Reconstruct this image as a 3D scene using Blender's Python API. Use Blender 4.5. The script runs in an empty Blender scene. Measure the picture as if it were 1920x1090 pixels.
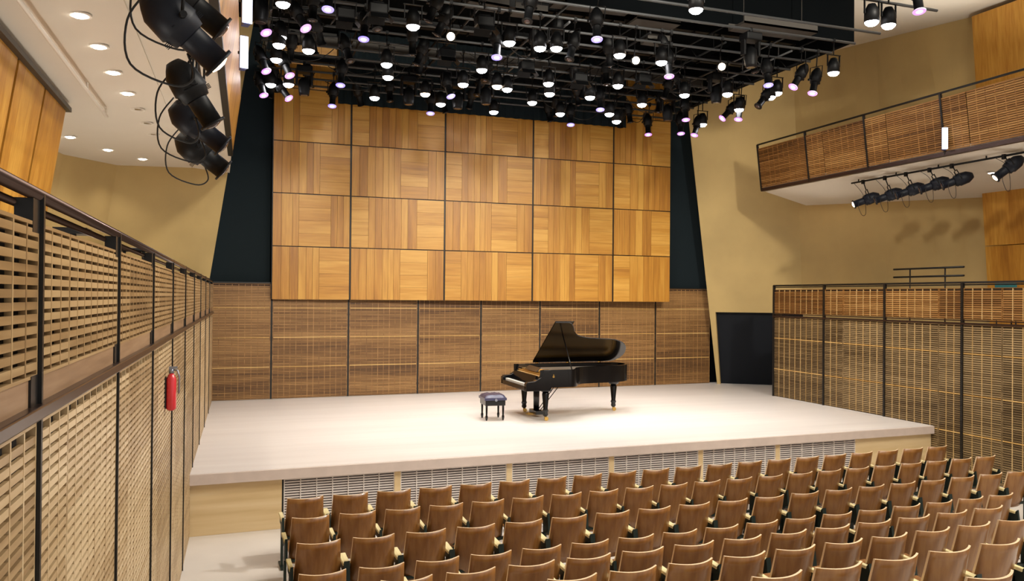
import bpy, math, random
from mathutils import Vector, Matrix
random.seed(7)
S = bpy.context.scene
COL = S.collection
PI = math.pi
# ---------------------------------------------------------------- camera, light, exposure
cd = bpy.data.cameras.new('camera'); cam = bpy.data.objects.new('camera', cd); COL.objects.link(cam)
S.camera = cam
cd.sensor_fit = 'HORIZONTAL'; cd.sensor_width = 36.0; cd.lens = 1520.0 / 1920 * 36.0
cd.clip_start = .05; cd.clip_end = 200
_yaw, _pitch, _roll = math.atan(530 / 1520.), math.atan(12.7 / 1520.), 0.0082
cam.matrix_world = (Matrix.Translation((0, 0, 2.4)) @ Matrix.Rotation(-_yaw, 4, 'Z') @
                    Matrix.Rotation(PI / 2 + _pitch, 4, 'X') @ Matrix.Rotation(_roll, 4, 'Z'))
S.view_settings.view_transform = 'Standard'; S.view_settings.look = 'None'
S.view_settings.gamma = 1.0; S.view_settings.use_curve_mapping = False
S.view_settings.exposure = 0.58
W = bpy.data.worlds.new('hall_air'); S.world = W; W.use_nodes = True
bg = W.node_tree.nodes['Background']; bg.inputs[0].default_value = (1.0, .95, .88, 1); bg.inputs[1].default_value = .42

def lamp(name, kind, loc, power, color=(1, .95, .86), target=None, size=.3, size_y=None, cone=60, blend=.6, parent=None):
    l = bpy.data.lights.new(name, kind); l.energy = power; l.color = color
    if kind == 'AREA':
        l.shape = 'RECTANGLE'; l.size = size; l.size_y = size_y or size
    else:
        l.shadow_soft_size = size
    if kind == 'SPOT':
        l.spot_size = math.radians(cone); l.spot_blend = blend
    o = bpy.data.objects.new(name, l); COL.objects.link(o); o.location = loc
    d = (Vector(target) - Vector(loc)) if target else Vector((0, 0, -1))
    o.rotation_euler = d.to_track_quat('-Z', 'Y').to_euler()
    if parent: o.parent = parent
    return o
# hall lighting: unseen area fill emulating house lights, spots onto the walls
lamp('house_fill', 'AREA', (8.5, 4.0, 8.4), 800, (1, .92, .8), size=9, size_y=5)
lamp('front_light', 'SPOT', (3.0, 3.0, 8.2), 2600, (1, .92, .78), (4.0, 19.4, 3.6), .35, cone=58, blend=.8)
lamp('front_light', 'SPOT', (9.5, 3.0, 8.2), 2600, (1, .92, .78), (8.6, 19.4, 3.6), .35, cone=58, blend=.8)
lamp('side_light', 'SPOT', (2.0, 9.0, 7.4), 1500, (1, .92, .8), (12.9, 15.0, 1.2), .3, cone=70, blend=.8)
lamp('side_light', 'SPOT', (9.0, 8.0, 7.4), 1500, (1, .95, .88), (-.5, 9.0, .6), .3, cone=80, blend=.8)

for y in (5.0, 8.0, 11.0, 14.0):      # unseen fill spots added behind the left parapet to brighten the soffit
    lamp('gallery_fill', 'SPOT', (-1.1, y, 1.75), 52, (1, .94, .86), (-1.2, y, 5), .08, cone=125, blend=1)
lamp('balcony_fill', 'SPOT', (13.9, 11.5, 6.3), 260, (1, .94, .84), (13.4, 12.0, 8.7), .1, cone=110, blend=1)  # added upward fill for the pale ceiling, hidden by the balcony front
for y in (7.5, 10.5, 13.5, 16.0):
    lamp('gallery_fill', 'SPOT', (13.3, y, 1.75), 45, (1, .94, .86), (13.2, y, 5), .08, cone=48, blend=1)  # narrow fill added out of sight to lift the right soffit

# ---------------------------------------------------------------- materials
def new_mat(name):
    m = bpy.data.materials.new(name); m.use_nodes = True
    nt = m.node_tree; b = nt.nodes['Principled BSDF']
    return m, nt, b
def lin(c):
    return tuple(((v / 255.) / 12.92 if v / 255. <= .04045 else ((v / 255. + .055) / 1.055) ** 2.4) for v in c) + (1,)
def plain(name, c, rough=.5, metal=0, noise=0, nscale=8, coat=0, bump=0, spec=.5):
    m, nt, b = new_mat(name); b.inputs['Specular IOR Level'].default_value = spec
    b.inputs['Base Color'].default_value = lin(c); b.inputs['Roughness'].default_value = rough
    b.inputs['Metallic'].default_value = metal
    if coat: b.inputs['Coat Weight'].default_value = coat
    if noise or bump:
        tc = nt.nodes.new('ShaderNodeTexCoord'); n = nt.nodes.new('ShaderNodeTexNoise')
        n.inputs['Scale'].default_value = nscale; n.inputs['Detail'].default_value = 5
        nt.links.new(tc.outputs['Object'], n.inputs['Vector'])
        r = nt.nodes.new('ShaderNodeValToRGB'); a = lin(c)
        r.color_ramp.elements[0].color = tuple(v * (1 - noise) for v in a[:3]) + (1,)
        r.color_ramp.elements[1].color = tuple(min(1, v * (1 + noise)) for v in a[:3]) + (1,)
        r.color_ramp.elements[0].position = .3; r.color_ramp.elements[1].position = .7
        nt.links.new(n.outputs['Fac'], r.inputs['Fac']); nt.links.new(r.outputs['Color'], b.inputs['Base Color'])
        if bump:
            bp = nt.nodes.new('ShaderNodeBump'); bp.inputs['Strength'].default_value = bump; bp.inputs['Distance'].default_value = .01
            nt.links.new(n.outputs['Fac'], bp.inputs['Height']); nt.links.new(bp.outputs['Normal'], b.inputs['Normal'])
    return m
def wood(name, dark, mid, light, grain='z', rough=.4, fine=38, streak=2.2, coat=0):
    """wood whose grain runs along one axis of the object; the face attribute «tone» shifts each board"""
    m, nt, b = new_mat(name); N = nt.nodes; L = nt.links
    tc = N.new('ShaderNodeTexCoord'); mp = N.new('ShaderNodeMapping')
    sc = {'x': (.06, 1, 1), 'y': (1, .06, 1), 'z': (1, 1, .06)}[grain]
    mp.inputs['Scale'].default_value = sc
    L.new(tc.outputs['Object'], mp.inputs['Vector'])
    at = N.new('ShaderNodeAttribute'); at.attribute_name = 'tone'
    off = N.new('ShaderNodeVectorMath'); off.operation = 'MULTIPLY_ADD'
    cb = N.new('ShaderNodeCombineXYZ')
    for i in range(3): L.new(at.outputs['Fac'], cb.inputs[i])
    off.inputs[1].default_value = (17, 23, 31)
    L.new(cb.outputs[0], off.inputs[0]); L.new(mp.outputs[0], off.inputs[2])
    n1 = N.new('ShaderNodeTexNoise'); n1.inputs['Scale'].default_value = fine; n1.inputs['Detail'].default_value = 4
    n2 = N.new('ShaderNodeTexNoise'); n2.inputs['Scale'].default_value = streak * 3; n2.inputs['Detail'].default_value = 3
    L.new(off.outputs[0], n1.inputs['Vector']); L.new(off.outputs[0], n2.inputs['Vector'])
    mx = N.new('ShaderNodeMath'); mx.operation = 'MULTIPLY_ADD'; mx.inputs[1].default_value = .45
    L.new(n1.outputs['Fac'], mx.inputs[0])
    m2 = N.new('ShaderNodeMath'); m2.operation = 'MULTIPLY'; m2.inputs[1].default_value = .6
    L.new(n2.outputs['Fac'], m2.inputs[0]); L.new(m2.outputs[0], mx.inputs[2])
    ad = N.new('ShaderNodeMath'); ad.operation = 'MULTIPLY_ADD'; ad.inputs[1].default_value = .34; 
    L.new(at.outputs['Fac'], ad.inputs[0]); L.new(mx.outputs[0], ad.inputs[2])
    sb = N.new('ShaderNodeMath'); sb.operation = 'SUBTRACT'; sb.inputs[1].default_value = .17; L.new(ad.outputs[0], sb.inputs[0])
    r = N.new('ShaderNodeValToRGB'); e = r.color_ramp.elements
    e[0].position = .3; e[0].color = lin(dark); e[1].position = .72; e[1].color = lin(light)
    k = e.new(.5); k.color = lin(mid)
    L.new(sb.outputs[0], r.inputs['Fac']); L.new(r.outputs['Color'], b.inputs['Base Color'])
    b.inputs['Roughness'].default_value = rough
    if coat: b.inputs['Coat Weight'].default_value = coat
    return m
def glow(name, c, power):
    m, nt, b = new_mat(name)
    b.inputs['Base Color'].default_value = (.8, .8, .8, 1)
    b.inputs['Emission Color'].default_value = lin(c); b.inputs['Emission Strength'].default_value = power
    return m
M = dict(
    veneer_v=wood('veneer_upright', (150, 98, 30), (176, 122, 42), (200, 150, 64), 'z', .42, fine=26, streak=1.5),
    veneer_h=wood('veneer_level', (158, 106, 36), (184, 131, 48), (205, 156, 72), 'x', .42, fine=26, streak=1.5),
    slat_back=wood('slat_wood_brown', (94, 64, 32), (132, 95, 52), (166, 126, 76), 'x', .5, fine=14, streak=4),
    slat_left=wood('slat_wood_lit', (150, 122, 86), (182, 154, 114), (208, 184, 146), 'y', .38, fine=20, streak=3),  # light falling on the lower left slats is put into this paler tone
    slat_parapet=wood('slat_wood_parapet', (118, 92, 60), (152, 122, 82), (180, 152, 110), 'y', .4, fine=20, streak=3),
    slat_right=wood('slat_wood_umber', (98, 78, 50), (128, 106, 72), (156, 132, 94), 'y', .5, fine=14, streak=4),
    slat_balcony=wood('slat_wood_russet', (104, 68, 30), (142, 98, 48), (174, 130, 74), 'y', .5, fine=14, streak=4),
    slat_back_slot=plain('slot_shade_brown', (62, 40, 24), .8),
    slot=plain('slot_backing', (24, 17, 13), .9),
    slot_right=plain('slot_backing_umber', (74, 58, 40), .85),
    web=wood('pale_web_wood', (170, 138, 84), (190, 158, 102), (208, 178, 124), 'z', .45),
    stripe=wood('pale_stripe_wood', (172, 132, 72), (196, 156, 92), (214, 178, 116), 'x', .45),
    maple=wood('stage_front_maple', (196, 166, 118), (214, 188, 142), (228, 206, 166), 'x', .4, fine=9, streak=2),
    grille=plain('grille_paint', (214, 206, 200), .5),
    grille_slot=plain('grille_shade', (104, 94, 96), .9),
    nosing=plain('stage_nosing_wood', (206, 190, 180), .45, noise=.06, nscale=5),
    stage=wood('stage_boards', (224, 218, 214), (230, 224, 220), (235, 230, 226), 'x', .34, fine=9, streak=.9),
    floor=plain('pale_floor', (222, 216, 208), .4, noise=.04, nscale=2),
    plaster=plain('ochre_plaster', (186, 161, 107), .75, noise=.1, nscale=.8, bump=.05),
    ceiling=plain('white_plaster', (216, 208, 194), .8, noise=.02, nscale=1.2),
    drape=plain('black_drape', (29, 37, 41), .9, spec=.06),
    door=plain('dark_door_paint', (14, 19, 27), .6, spec=.2),
    pit=plain('black_ceiling_paint', (9, 12, 14), .95, spec=.05),
    steel=plain('black_steel', (30, 29, 28), .4, metal=.3),
    rail=plain('brown_bronze_rail', (74, 58, 52), .28, metal=.7),
    kick=wood('toe_board_wood', (120, 92, 66), (146, 116, 88), (168, 138, 108), 'y', .4),
    pipe=plain('grey_pipe', (84, 86, 88), .4, metal=.5),
    body=plain('black_lamp_body', (10, 11, 13), .5, spec=.22),
    bodyblue=plain('dark_blue_black_lamp_body', (14, 18, 28), .5, spec=.25),
    cable=plain('black_cable', (22, 22, 22), .6),
    lacquer=plain('black_piano_lacquer', (6, 6, 8), .16),
    leather=plain('black_leather', (56, 56, 84), .3, coat=.3),
    ivory=plain('ivory_keys', (238, 236, 230), .25),
    brass=plain('brass', (206, 168, 92), .25, metal=1),
    gold=plain('gold_plate', (206, 160, 84), .38, metal=.7),
    felt=plain('soundboard_spruce', (206, 168, 112), .5),
    strings=plain('string_steel', (190, 186, 180), .3, metal=.8),
    seat=wood('seat_plywood', (106, 66, 28), (134, 88, 42), (158, 112, 60), 'z', .33, fine=24, streak=2.5, coat=.2),
    edge=plain('plywood_edge', (232, 204, 166), .5),
    pad=wood('cream_armrest_wood', (222, 206, 150), (232, 218, 166), (240, 228, 184), 'y', .45),
    green=plain('dark_green_steel', (30, 44, 40), .5, metal=.2),
    grey=plain('grey_duct_sheet', (64, 60, 55), .7),
    red=plain('red_enamel', (214, 48, 58), .3, coat=.4),
    chrome=plain('grey_metal', (150, 154, 166), .3, metal=.8),
    white=plain('white_tube', (226, 220, 210), .5),
    teal=plain('teal_cloth', (44, 110, 112), .8),
    lens_w=glow('lit_white_lens', (255, 252, 255), 26),
    lens_a=glow('lit_warm_lens', (255, 226, 190), 14),
    lens_p=glow('lit_pink_lens', (246, 196, 255), 2.2),
    rim_p=glow('purple_colour_frame', (150, 60, 190), 1.1),
    rim_b=glow('blue_colour_frame', (84, 74, 220), 1.2),
    lens_b=glow('lit_pale_blue_lens', (196, 196, 255), 1.8),
    lens_d=plain('unlit_lens', (58, 44, 44), .15, coat=.5),
    led=glow('lit_led_panel', (206, 222, 255), .95),
    led_side=plain('led_panel_case', (52, 62, 116), .4),
    downlight=glow('lit_downlight', (255, 248, 236), 14),
)
# ---------------------------------------------------------------- mesh helpers
class MB:
    def __init__(s): s.v = []; s.f = []; s.m = []; s.t = []; s.sm = []
    def face(s, idx, mi=0, tone=.5, smooth=False):
        s.f.append(idx); s.m.append(mi); s.t.append(tone); s.sm.append(smooth)
    def poly(s, pts, mi=0, tone=.5):
        b = len(s.v); s.v += [tuple(p) for p in pts]; s.face(list(range(b, b + len(pts))), mi, tone)
    def hexa(s, lo, hi, mi=0, tone=.5):
        """solid between two quads given as four points each"""
        b = len(s.v); s.v += [tuple(p) for p in lo] + [tuple(p) for p in hi]
        for q in ((3, 2, 1, 0), (4, 5, 6, 7), (0, 1, 5, 4), (1, 2, 6, 5), (2, 3, 7, 6), (3, 0, 4, 7)):
            s.face([b + i for i in q], mi, tone)
    def box(s, x0, x1, y0, y1, z0, z1, mi=0, tone=.5):
        s.hexa([(x0, y0, z0), (x1, y0, z0), (x1, y1, z0), (x0, y1, z0)], [(x0, y0, z1), (x1, y0, z1), (x1, y1, z1), (x0, y1, z1)], mi, tone)
    def tube(s, pts, rads, n=12, mi=0, caps=True, tone=.5):
        """round section swept along points, one radius per point"""
        pts = [Vector(p) for p in pts]
        if not isinstance(rads, (list, tuple)): rads = [rads] * len(pts)
        b = len(s.v); ref = None
        for i, p in enumerate(pts):
            d = (pts[min(i + 1, len(pts) - 1)] - pts[max(i - 1, 0)])
            if d.length < 1e-9: d = Vector((0, 0, 1))
            d.normalize()
            if ref is None or abs(ref.dot(d)) > .95:
                ref = Vector((0, 0, 1)) if abs(d.z) < .9 else Vector((1, 0, 0))
            u = (ref - d * ref.dot(d)).normalized(); w = d.cross(u); ref = u
            for k in range(n):
                a = 2 * PI * k / n
                s.v.append(tuple(p + (u * math.cos(a) + w * math.sin(a)) * rads[i]))
        for i in range(len(pts) - 1):
            for k in range(n):
                a, c = b + i * n + k, b + i * n + (k + 1) % n
                s.face([a, c, c + n, a + n], mi, tone, True)
        if caps:
            s.face([b + k for k in range(n)][::-1], mi, tone)
            e = b + (len(pts) - 1) * n; s.face([e + k for k in range(n)], mi, tone)
    def prism(s, outline, z0, z1, mi=0, tone=.5, side=None):
        b = len(s.v); n = len(outline)
        s.v += [(x, y, z0) for x, y in outline] + [(x, y, z1) for x, y in outline]
        s.face(list(range(b, b + n))[::-1], mi, tone); s.face(list(range(b + n, b + 2 * n)), mi, tone)
        for i in range(n):
            j = (i + 1) % n; s.face([b + i, b + j, b + n + j, b + n + i], mi if side is None else side, tone)
    def build(s, name, mats, parent=None, bevel=0, loc=None):
        me = bpy.data.meshes.new(name); me.from_pydata(s.v, [], s.f)
        for m in (mats if isinstance(mats, (list, tuple)) else [mats]): me.materials.append(m)
        me.polygons.foreach_set('material_index', s.m); me.polygons.foreach_set('use_smooth', s.sm)
        a = me.attributes.new('tone', 'FLOAT', 'FACE'); a.data.foreach_set('value', s.t)
        me.validate(clean_customdata=False); me.update()
        o = bpy.data.objects.new(name, me); COL.objects.link(o)
        if parent: o.parent = parent
        if loc: o.location = loc
        if bevel:
            md = o.modifiers.new('bevel', 'BEVEL'); md.width = bevel; md.segments = 2; md.limit_method = 'ANGLE'
        return o
def tag(o, label=None, cat=None, group=None, kind=None):
    if label: o['label'] = label
    if cat: o['category'] = cat
    if group: o['group'] = group
    if kind: o['kind'] = kind
    return o
def empty(name, loc=(0, 0, 0), rz=0):
    o = bpy.data.objects.new(name, None); COL.objects.link(o); o.location = loc; o.rotation_euler = (0, 0, rz)
    o.empty_display_size = .1
    return o
def copy_tree(o, parent=None):
    c = o.copy(); COL.objects.link(c)
    if parent: c.parent = parent
    for ch in list(o.children): copy_tree(ch, c)
    return c
def struct(o): o['kind'] = 'structure'; return o
R_ = random.Random(3)
ORD = ['zeroth', 'first', 'second', 'third', 'fourth', 'fifth', 'sixth', 'seventh', 'eighth', 'ninth', 'tenth', 'eleventh', 'twelfth', 'thirteenth',
       'fourteenth', 'fifteenth', 'sixteenth', 'seventeenth', 'eighteenth', 'nineteenth', 'twentieth', 'twenty-first', 'twenty-second']
def lerp(a, b, t): return tuple(a[i] + (b[i] - a[i]) * t for i in range(len(a)))
PIPES = [19.0, 18.38, 17.76, 17.14, 16.52, 15.9, 15.28, 14.66, 14.04, 13.42, 12.8, 12.18, 11.56, 10.94, 10.32, 9.7, 9.08, 8.46, 7.84]
RIG = [
 ('can','w',11,0.69,12.18,6.63,0.00,0.00,0.00),
 ('can','w',8,0.76,14.04,6.71,0.00,0.00,0.00),
 ('can','w',8,0.74,14.04,6.58,0.00,0.00,0.00),
 ('can','w',6,0.76,15.28,6.68,0.00,0.00,0.00),
 ('can','w',8,1.22,14.04,6.54,0.00,0.00,0.00),
 ('can','w',3,0.75,17.14,6.68,0.00,0.00,0.00),
 ('can','w',4,1.06,16.52,6.56,0.00,0.00,0.00),
 ('can','w',11,2.61,12.18,6.53,0.00,0.00,0.00),
 ('can','w',7,2.66,14.66,6.62,0.00,0.00,0.00),
 ('can','w',6,2.80,15.28,6.56,0.00,0.00,0.00),
 ('can','w',3,2.86,17.14,6.60,0.00,0.00,0.00),
 ('can','w',7,4.47,14.66,6.70,0.00,0.00,0.00),
 ('can','w',6,4.28,15.28,6.56,0.00,0.00,0.00),
 ('can','w',3,4.30,17.14,6.59,0.00,0.00,0.00),
 ('can','w',2,5.71,17.76,6.67,0.00,0.00,0.00),
 ('can','w',10,4.38,12.80,6.66,0.00,0.00,0.00),
 ('can','w',6,5.19,15.28,6.55,0.00,0.00,0.00),
 ('can','w',10,5.23,12.80,6.66,0.00,0.00,0.00),
 ('can','w',7,5.83,14.66,6.57,0.00,0.00,0.00),
 ('can','w',6,6.10,15.28,6.54,0.00,0.00,0.00),
 ('can','w',4,6.19,16.52,6.65,0.00,0.00,0.00),
 ('can','w',3,7.11,17.14,6.61,0.00,0.00,0.00),
 ('can','w',10,6.43,12.80,6.67,0.00,0.00,0.00),
 ('can','w',10,7.26,12.80,6.63,0.00,0.00,0.00),
 ('can','w',7,7.33,14.66,6.67,0.00,0.00,0.00),
 ('can','w',6,7.00,15.28,6.55,0.00,0.00,0.00),
 ('can','w',5,8.54,15.90,6.67,0.00,0.00,0.00),
 ('can','w',3,8.54,17.14,6.55,0.00,0.00,0.00),
 ('can','w',4,8.05,16.52,6.55,0.00,0.00,0.00),
 ('can','w',7,8.86,14.66,6.62,0.00,0.00,0.00),
 ('can','w',14,6.42,10.32,6.64,0.00,0.00,0.00),
 ('can','w',8,9.48,14.04,6.55,0.00,0.00,0.00),
 ('can','w',6,10.62,15.28,6.60,0.00,0.00,0.00),
 ('can','w',3,10.87,17.14,6.66,0.00,0.00,0.00),
 ('can','w',8,10.52,14.04,6.58,0.00,0.00,0.00),
 ('can','w',8,10.68,14.04,6.68,0.00,0.00,0.00),
 ('can','w',11,10.51,12.18,6.60,0.00,0.00,0.00),
 ('can','w',15,9.07,9.70,6.58,0.00,0.00,0.00),
 ('can','w',15,9.39,9.70,6.57,0.00,0.00,0.00),
 ('can','w',10,4.93,12.80,6.63,0.00,0.00,0.00),
 ('round','w',10,3.37,12.80,6.65,0.00,0.00,0.00),
 ('round','w',10,6.75,12.80,6.61,0.00,0.00,0.00),
 ('round','w',10,8.52,12.80,6.68,0.00,0.00,0.00),
 ('can','a',4,3.81,16.52,6.62,0.00,0.00,0.00),
 ('can','a',6,4.98,15.28,6.59,0.00,0.00,0.00),
 ('profile','p',9,0.51,13.42,6.57,0.30,-0.37,-0.88),
 ('profile','p',6,0.59,15.28,6.45,0.30,-0.37,-0.88),
 ('profile','p',3,0.62,17.14,6.45,0.23,-0.35,-0.91),
 ('profile','v',6,1.00,15.28,6.41,0.30,-0.37,-0.88),
 ('profile','p',3,1.11,17.14,6.43,0.48,-0.40,-0.78),
 ('profile','v',10,1.07,12.80,6.51,0.40,-0.39,-0.83),
 ('profile','b',9,2.05,13.42,6.64,-0.09,-0.25,-0.96),
 ('profile','b',5,1.99,15.90,6.48,-0.09,-0.25,-0.96),
 ('profile','b',2,2.05,17.76,6.49,-0.09,-0.25,-0.96),
 ('profile','b',5,4.20,15.90,6.46,0.20,-0.34,-0.92),
 ('profile','b',2,4.22,17.76,6.51,-0.09,-0.25,-0.96),
 ('profile','b',10,4.16,12.80,6.39,-0.09,-0.25,-0.96),
 ('profile','b',11,1.33,12.18,6.63,-0.09,-0.25,-0.96),
 ('profile','b',5,7.53,15.90,6.47,-0.09,-0.25,-0.96),
 ('profile','b',2,7.64,17.76,6.52,-0.09,-0.25,-0.96),
 ('profile','p',2,9.72,17.76,6.44,-0.09,-0.25,-0.96),
 ('profile','p',3,10.27,17.14,6.39,-0.09,-0.25,-0.96),
 ('profile','p',3,10.64,17.14,6.38,-0.35,-0.15,-0.92),
 ('profile','v',5,9.65,15.90,6.42,-0.09,-0.25,-0.96),
 ('profile','v',10,7.42,12.80,6.39,-0.09,-0.25,-0.96),
 ('profile','p',5,10.60,15.90,6.53,-0.69,0.03,-0.72),
 ('profile','p',6,10.60,15.28,6.38,-0.28,-0.18,-0.94),
 ('profile','b',10,9.54,12.80,6.43,-0.09,-0.25,-0.96),
 ('profile','p',10,10.10,12.80,6.45,-0.57,-0.04,-0.82),
 ('profile','p',10,10.55,12.80,6.37,-0.34,-0.16,-0.93),
 ('profile','d',8,10.21,14.04,6.36,-0.63,-0.01,-0.77),
 ('profile','p',16,9.35,9.08,6.57,-0.09,-0.25,-0.96),
 ('profile','b',12,5.41,11.56,6.46,-0.09,-0.25,-0.96),
 ('profile','d',10,2.17,12.80,6.62,0.13,-0.32,-0.94),
 ('profile','d',12,4.24,11.56,6.60,-0.23,-0.20,-0.95),
 ('profile','d',8,1.92,14.04,6.43,0.23,-0.35,-0.91),
 ('profile','d',10,5.47,12.80,6.49,-0.31,-0.17,-0.94),
 ('mover','d',3,1.41,17.14,6.66,0.00,0.00,0.00),
 ('mover','d',7,9.62,14.66,6.53,0.00,0.00,0.00),
 ('mover','d',4,9.54,16.52,6.67,0.00,0.00,0.00),
 ('mover','d',3,3.59,17.14,6.57,0.00,0.00,0.00),
 ('mover','d',3,4.68,17.14,6.59,0.00,0.00,0.00),
 ('mover','d',4,5.13,16.52,6.54,0.00,0.00,0.00),
 ('mover','d',10,0.40,12.80,6.60,0.00,0.00,0.00),
 ('mover','d',11,8.70,12.18,6.70,0.00,0.00,0.00),
 ('flood','d',10,1.67,12.80,6.74,0.00,0.00,0.00),
 ('flood','d',5,1.67,15.90,6.82,0.00,0.00,0.00),
 ('flood','d',7,2.97,14.66,6.79,0.00,0.00,0.00),
 ('flood','d',8,3.62,14.04,6.68,0.00,0.00,0.00),
 ('flood','d',7,5.37,14.66,6.80,0.00,0.00,0.00),
 ('flood','d',7,6.49,14.66,6.68,0.00,0.00,0.00),
 ('flood','d',7,7.90,14.66,6.80,0.00,0.00,0.00),
 ('flood','d',11,7.61,12.18,6.79,0.00,0.00,0.00),
 ('flood','d',12,6.73,11.56,6.69,0.00,0.00,0.00),
 ('flood','d',11,3.75,12.18,6.67,0.00,0.00,0.00),
 ('flood','d',12,4.41,11.56,6.70,0.00,0.00,0.00),
 ('flood','d',12,8.47,11.56,6.87,0.00,0.00,0.00),
 ('flood','d',3,8.81,17.14,6.82,0.00,0.00,0.00),
 ('flood','d',3,5.02,17.14,6.79,0.00,0.00,0.00),
 ('flood','d',11,2.07,12.18,6.66,0.00,0.00,0.00)]
# ================================================================ SETTING
# ---- floors and stage platform
FZ = -.85
m = MB(); m.box(-4.0, 17.2, -1.0, 12.6, FZ - .2, FZ); struct(m.build('floor', M['floor']))
m = MB()
for k, (y, z) in enumerate([(6.75, -.67), (5.85, -.5), (4.93, -.32), (4.0, -.14)]):
    m.box(.35, 12.7, -1.0, y, FZ + .001 if k == 0 else [-.67, -.5, -.32][k - 1], z)
struct(m.build('floor_tiers', M['floor']))
def fy(x): return 11.64 + (x + .47) * .031          # front edge of the stage
stage = empty('stage', (6, 15, 0))
tag(stage, 'raised pale concert stage with a slatted grey front behind the front row of seats', 'stage')
def rel(o, p=None): return o
m = MB()
m.prism([(-.50 - 6, fy(-.45) - 15), (12.79 - 6, fy(12.8) - 15), (12.79 - 6, 16.9 - 15), (14.6 - 6, 17.2 - 15), (14.6 - 6, 20.2 - 15), (-.40 - 6, 19.9 - 15)], -.035, 0)
m.build('stage_deck', M['stage'], stage)
m = MB(); y0 = fy(-.45) - 15; y1 = fy(12.8) - 15
m.hexa([(-6.49, y0 - .035, -.15), (6.79, y1 - .035, -.15), (6.79, y1 + .1, -.15), (-6.49, y0 + .1, -.15)], [(-6.49, y0 - .035, -.005), (6.79, y1 - .035, -.005), (6.79, y1 + .1, -.005), (-6.49, y0 + .1, -.005)])
m.build('edge_board', M['nosing'], stage, bevel=.006)
def ffr(x, d): return (x - 6, fy(x) - 15 + d)
def frontbox(m, x0, x1, d0, d1, z0, z1, mi=0, tone=.5):
    a, b, c, e = ffr(x0, d0), ffr(x1, d0), ffr(x1, d1), ffr(x0, d1)
    m.hexa([(*a, z0), (*b, z0), (*c, z0), (*e, z0)], [(*a, z1), (*b, z1), (*c, z1), (*e, z1)], mi, tone)
m = MB(); frontbox(m, -.5, .72, .05, .09, FZ + .002, -.165); m.build('front_panel', M['maple'], stage)
m = MB(); frontbox(m, 10.93, 12.79, .05, .09, FZ + .002, -.165); m.build('front_panel', M['maple'], stage)
m = MB(); frontbox(m, .72, .745, .06, .09, FZ + .002, -.155); m.build('shadow_gap', M['steel'], stage)
gx = [.745, 2.4, 4.15, 5.92, 7.62, 9.22, 10.93]
for i in range(6):
    a, b = gx[i], gx[i + 1] - (.09 if i < 5 else 0)
    m = MB()
    frontbox(m, a, b, .085, .1, FZ + .002, -.16, 1)
    z = FZ + .02
    while z < -.17:
        frontbox(m, a, b, .058, .08, z, z + .018, 0); z += .036
    n = 7
    for k in range(n + 1):
        x = a + (b - a - .012) * k / n; frontbox(m, x, x + .014, .052, .082, FZ + .002, -.16, 0)
    m.build('vent_grille', [M['grille'], M['grille_slot']], stage)
    if i < 5:
        m = MB(); frontbox(m, b, b + .09, .045, .09, FZ + .002, -.16); m.build('divider_post', M['maple'], stage)

# ---- slatted panelling
def slat_panel(name, parent, A, B, z0, z1, mats, pitch=.04, slat=.024, web=.2, webw=.012, stripes=(), zs=None, wl=None, flip=1, backing=.035, frame=.02):
    """slatted board between plan points A and B; the room lies to the left of A->B (flip=1)"""
    A = Vector(A); B = Vector(B); d = B - A; L = d.length; d.normalize(); n = Vector((-d.y, d.x)) * flip
    m = MB()
    def bb(s0, s1, d0, d1, za, zb, mi, tone=.5):
        p = [A + d * s0 + n * d0, A + d * s1 + n * d0, A + d * s1 + n * d1, A + d * s0 + n * d1]
        m.hexa([(q.x, q.y, za) for q in p], [(q.x, q.y, zb) for q in p], mi, tone)
    bb(0, L, -backing - .01, -backing, z0, z1, 2)
    for (za, zb) in ((z0, z0 + frame), (z1 - frame, z1)): bb(0, L, -backing, 0, za, zb, 0)
    for (sa, sb) in ((0, frame), (L - frame, L)): bb(sa, sb, -backing, 0, z0 + frame, z1 - frame, 0)
    z = z0 + frame + (pitch - slat); k = 0; rr = random.Random(int(A.x * 91 + A.y * 37 + z0 * 13)); t = .5
    while z + slat < z1 - frame:
        t = min(1, max(0, t + rr.uniform(-.22, .22)))
        st = any(abs(z + slat / 2 - s) < pitch * .5 for s in stripes)
        if st: bb(frame, L - frame, -.012, .002, z + slat * .1, z + slat, 3, rr.random())
        else: bb(frame, L - frame, -.014, 0, z, z + slat, 0, t)
        z += pitch
    nw = max(1, round(L / web))
    for k in range(1, nw):
        s = L * k / nw; bb(s - webw / 2, s + webw / 2, -.02, .001, z0 + frame, z1 - frame, 1, rr.random())
    return m.build(name, mats, parent)

# ---- back wall
BY = 19.45
wb = struct(empty('wall_back', (0, BY, 0)))
m = MB(); m.box(-1.2, 13.4, .7, .85, -.9, 8.8); m.build('backing_wall', M['pit'], wb)
cols = [.91, 2.7, 5.0, 7.32, 9.6, 11.33]
rows = [2.30, 3.54, 4.77, 5.98, 7.22, 8.46]
LA = [('v', .33), ('V', .1), ('v', .17), ('h', .4)]
LB = [('v', .11), ('V', .14), ('v', .08), ('h', .42), ('v', .25)]
LC = [('v', .33), ('V', .12), ('v', .07), ('h', .3), ('v', .18)]
LD = [('h', .18), ('v', .35), ('V', .07), ('v', .1), ('h', .3)]
LE = [('h', .28), ('v', .14), ('V', .1), ('v', .48)]
LF = [('v', .38), ('V', .12), ('v', .16), ('h', .34)]
LAY = [(LA, LB), (LC, LD), (LD, LC), (LC, LD), (LE, LF)]       # column by column, alternating upwards
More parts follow.
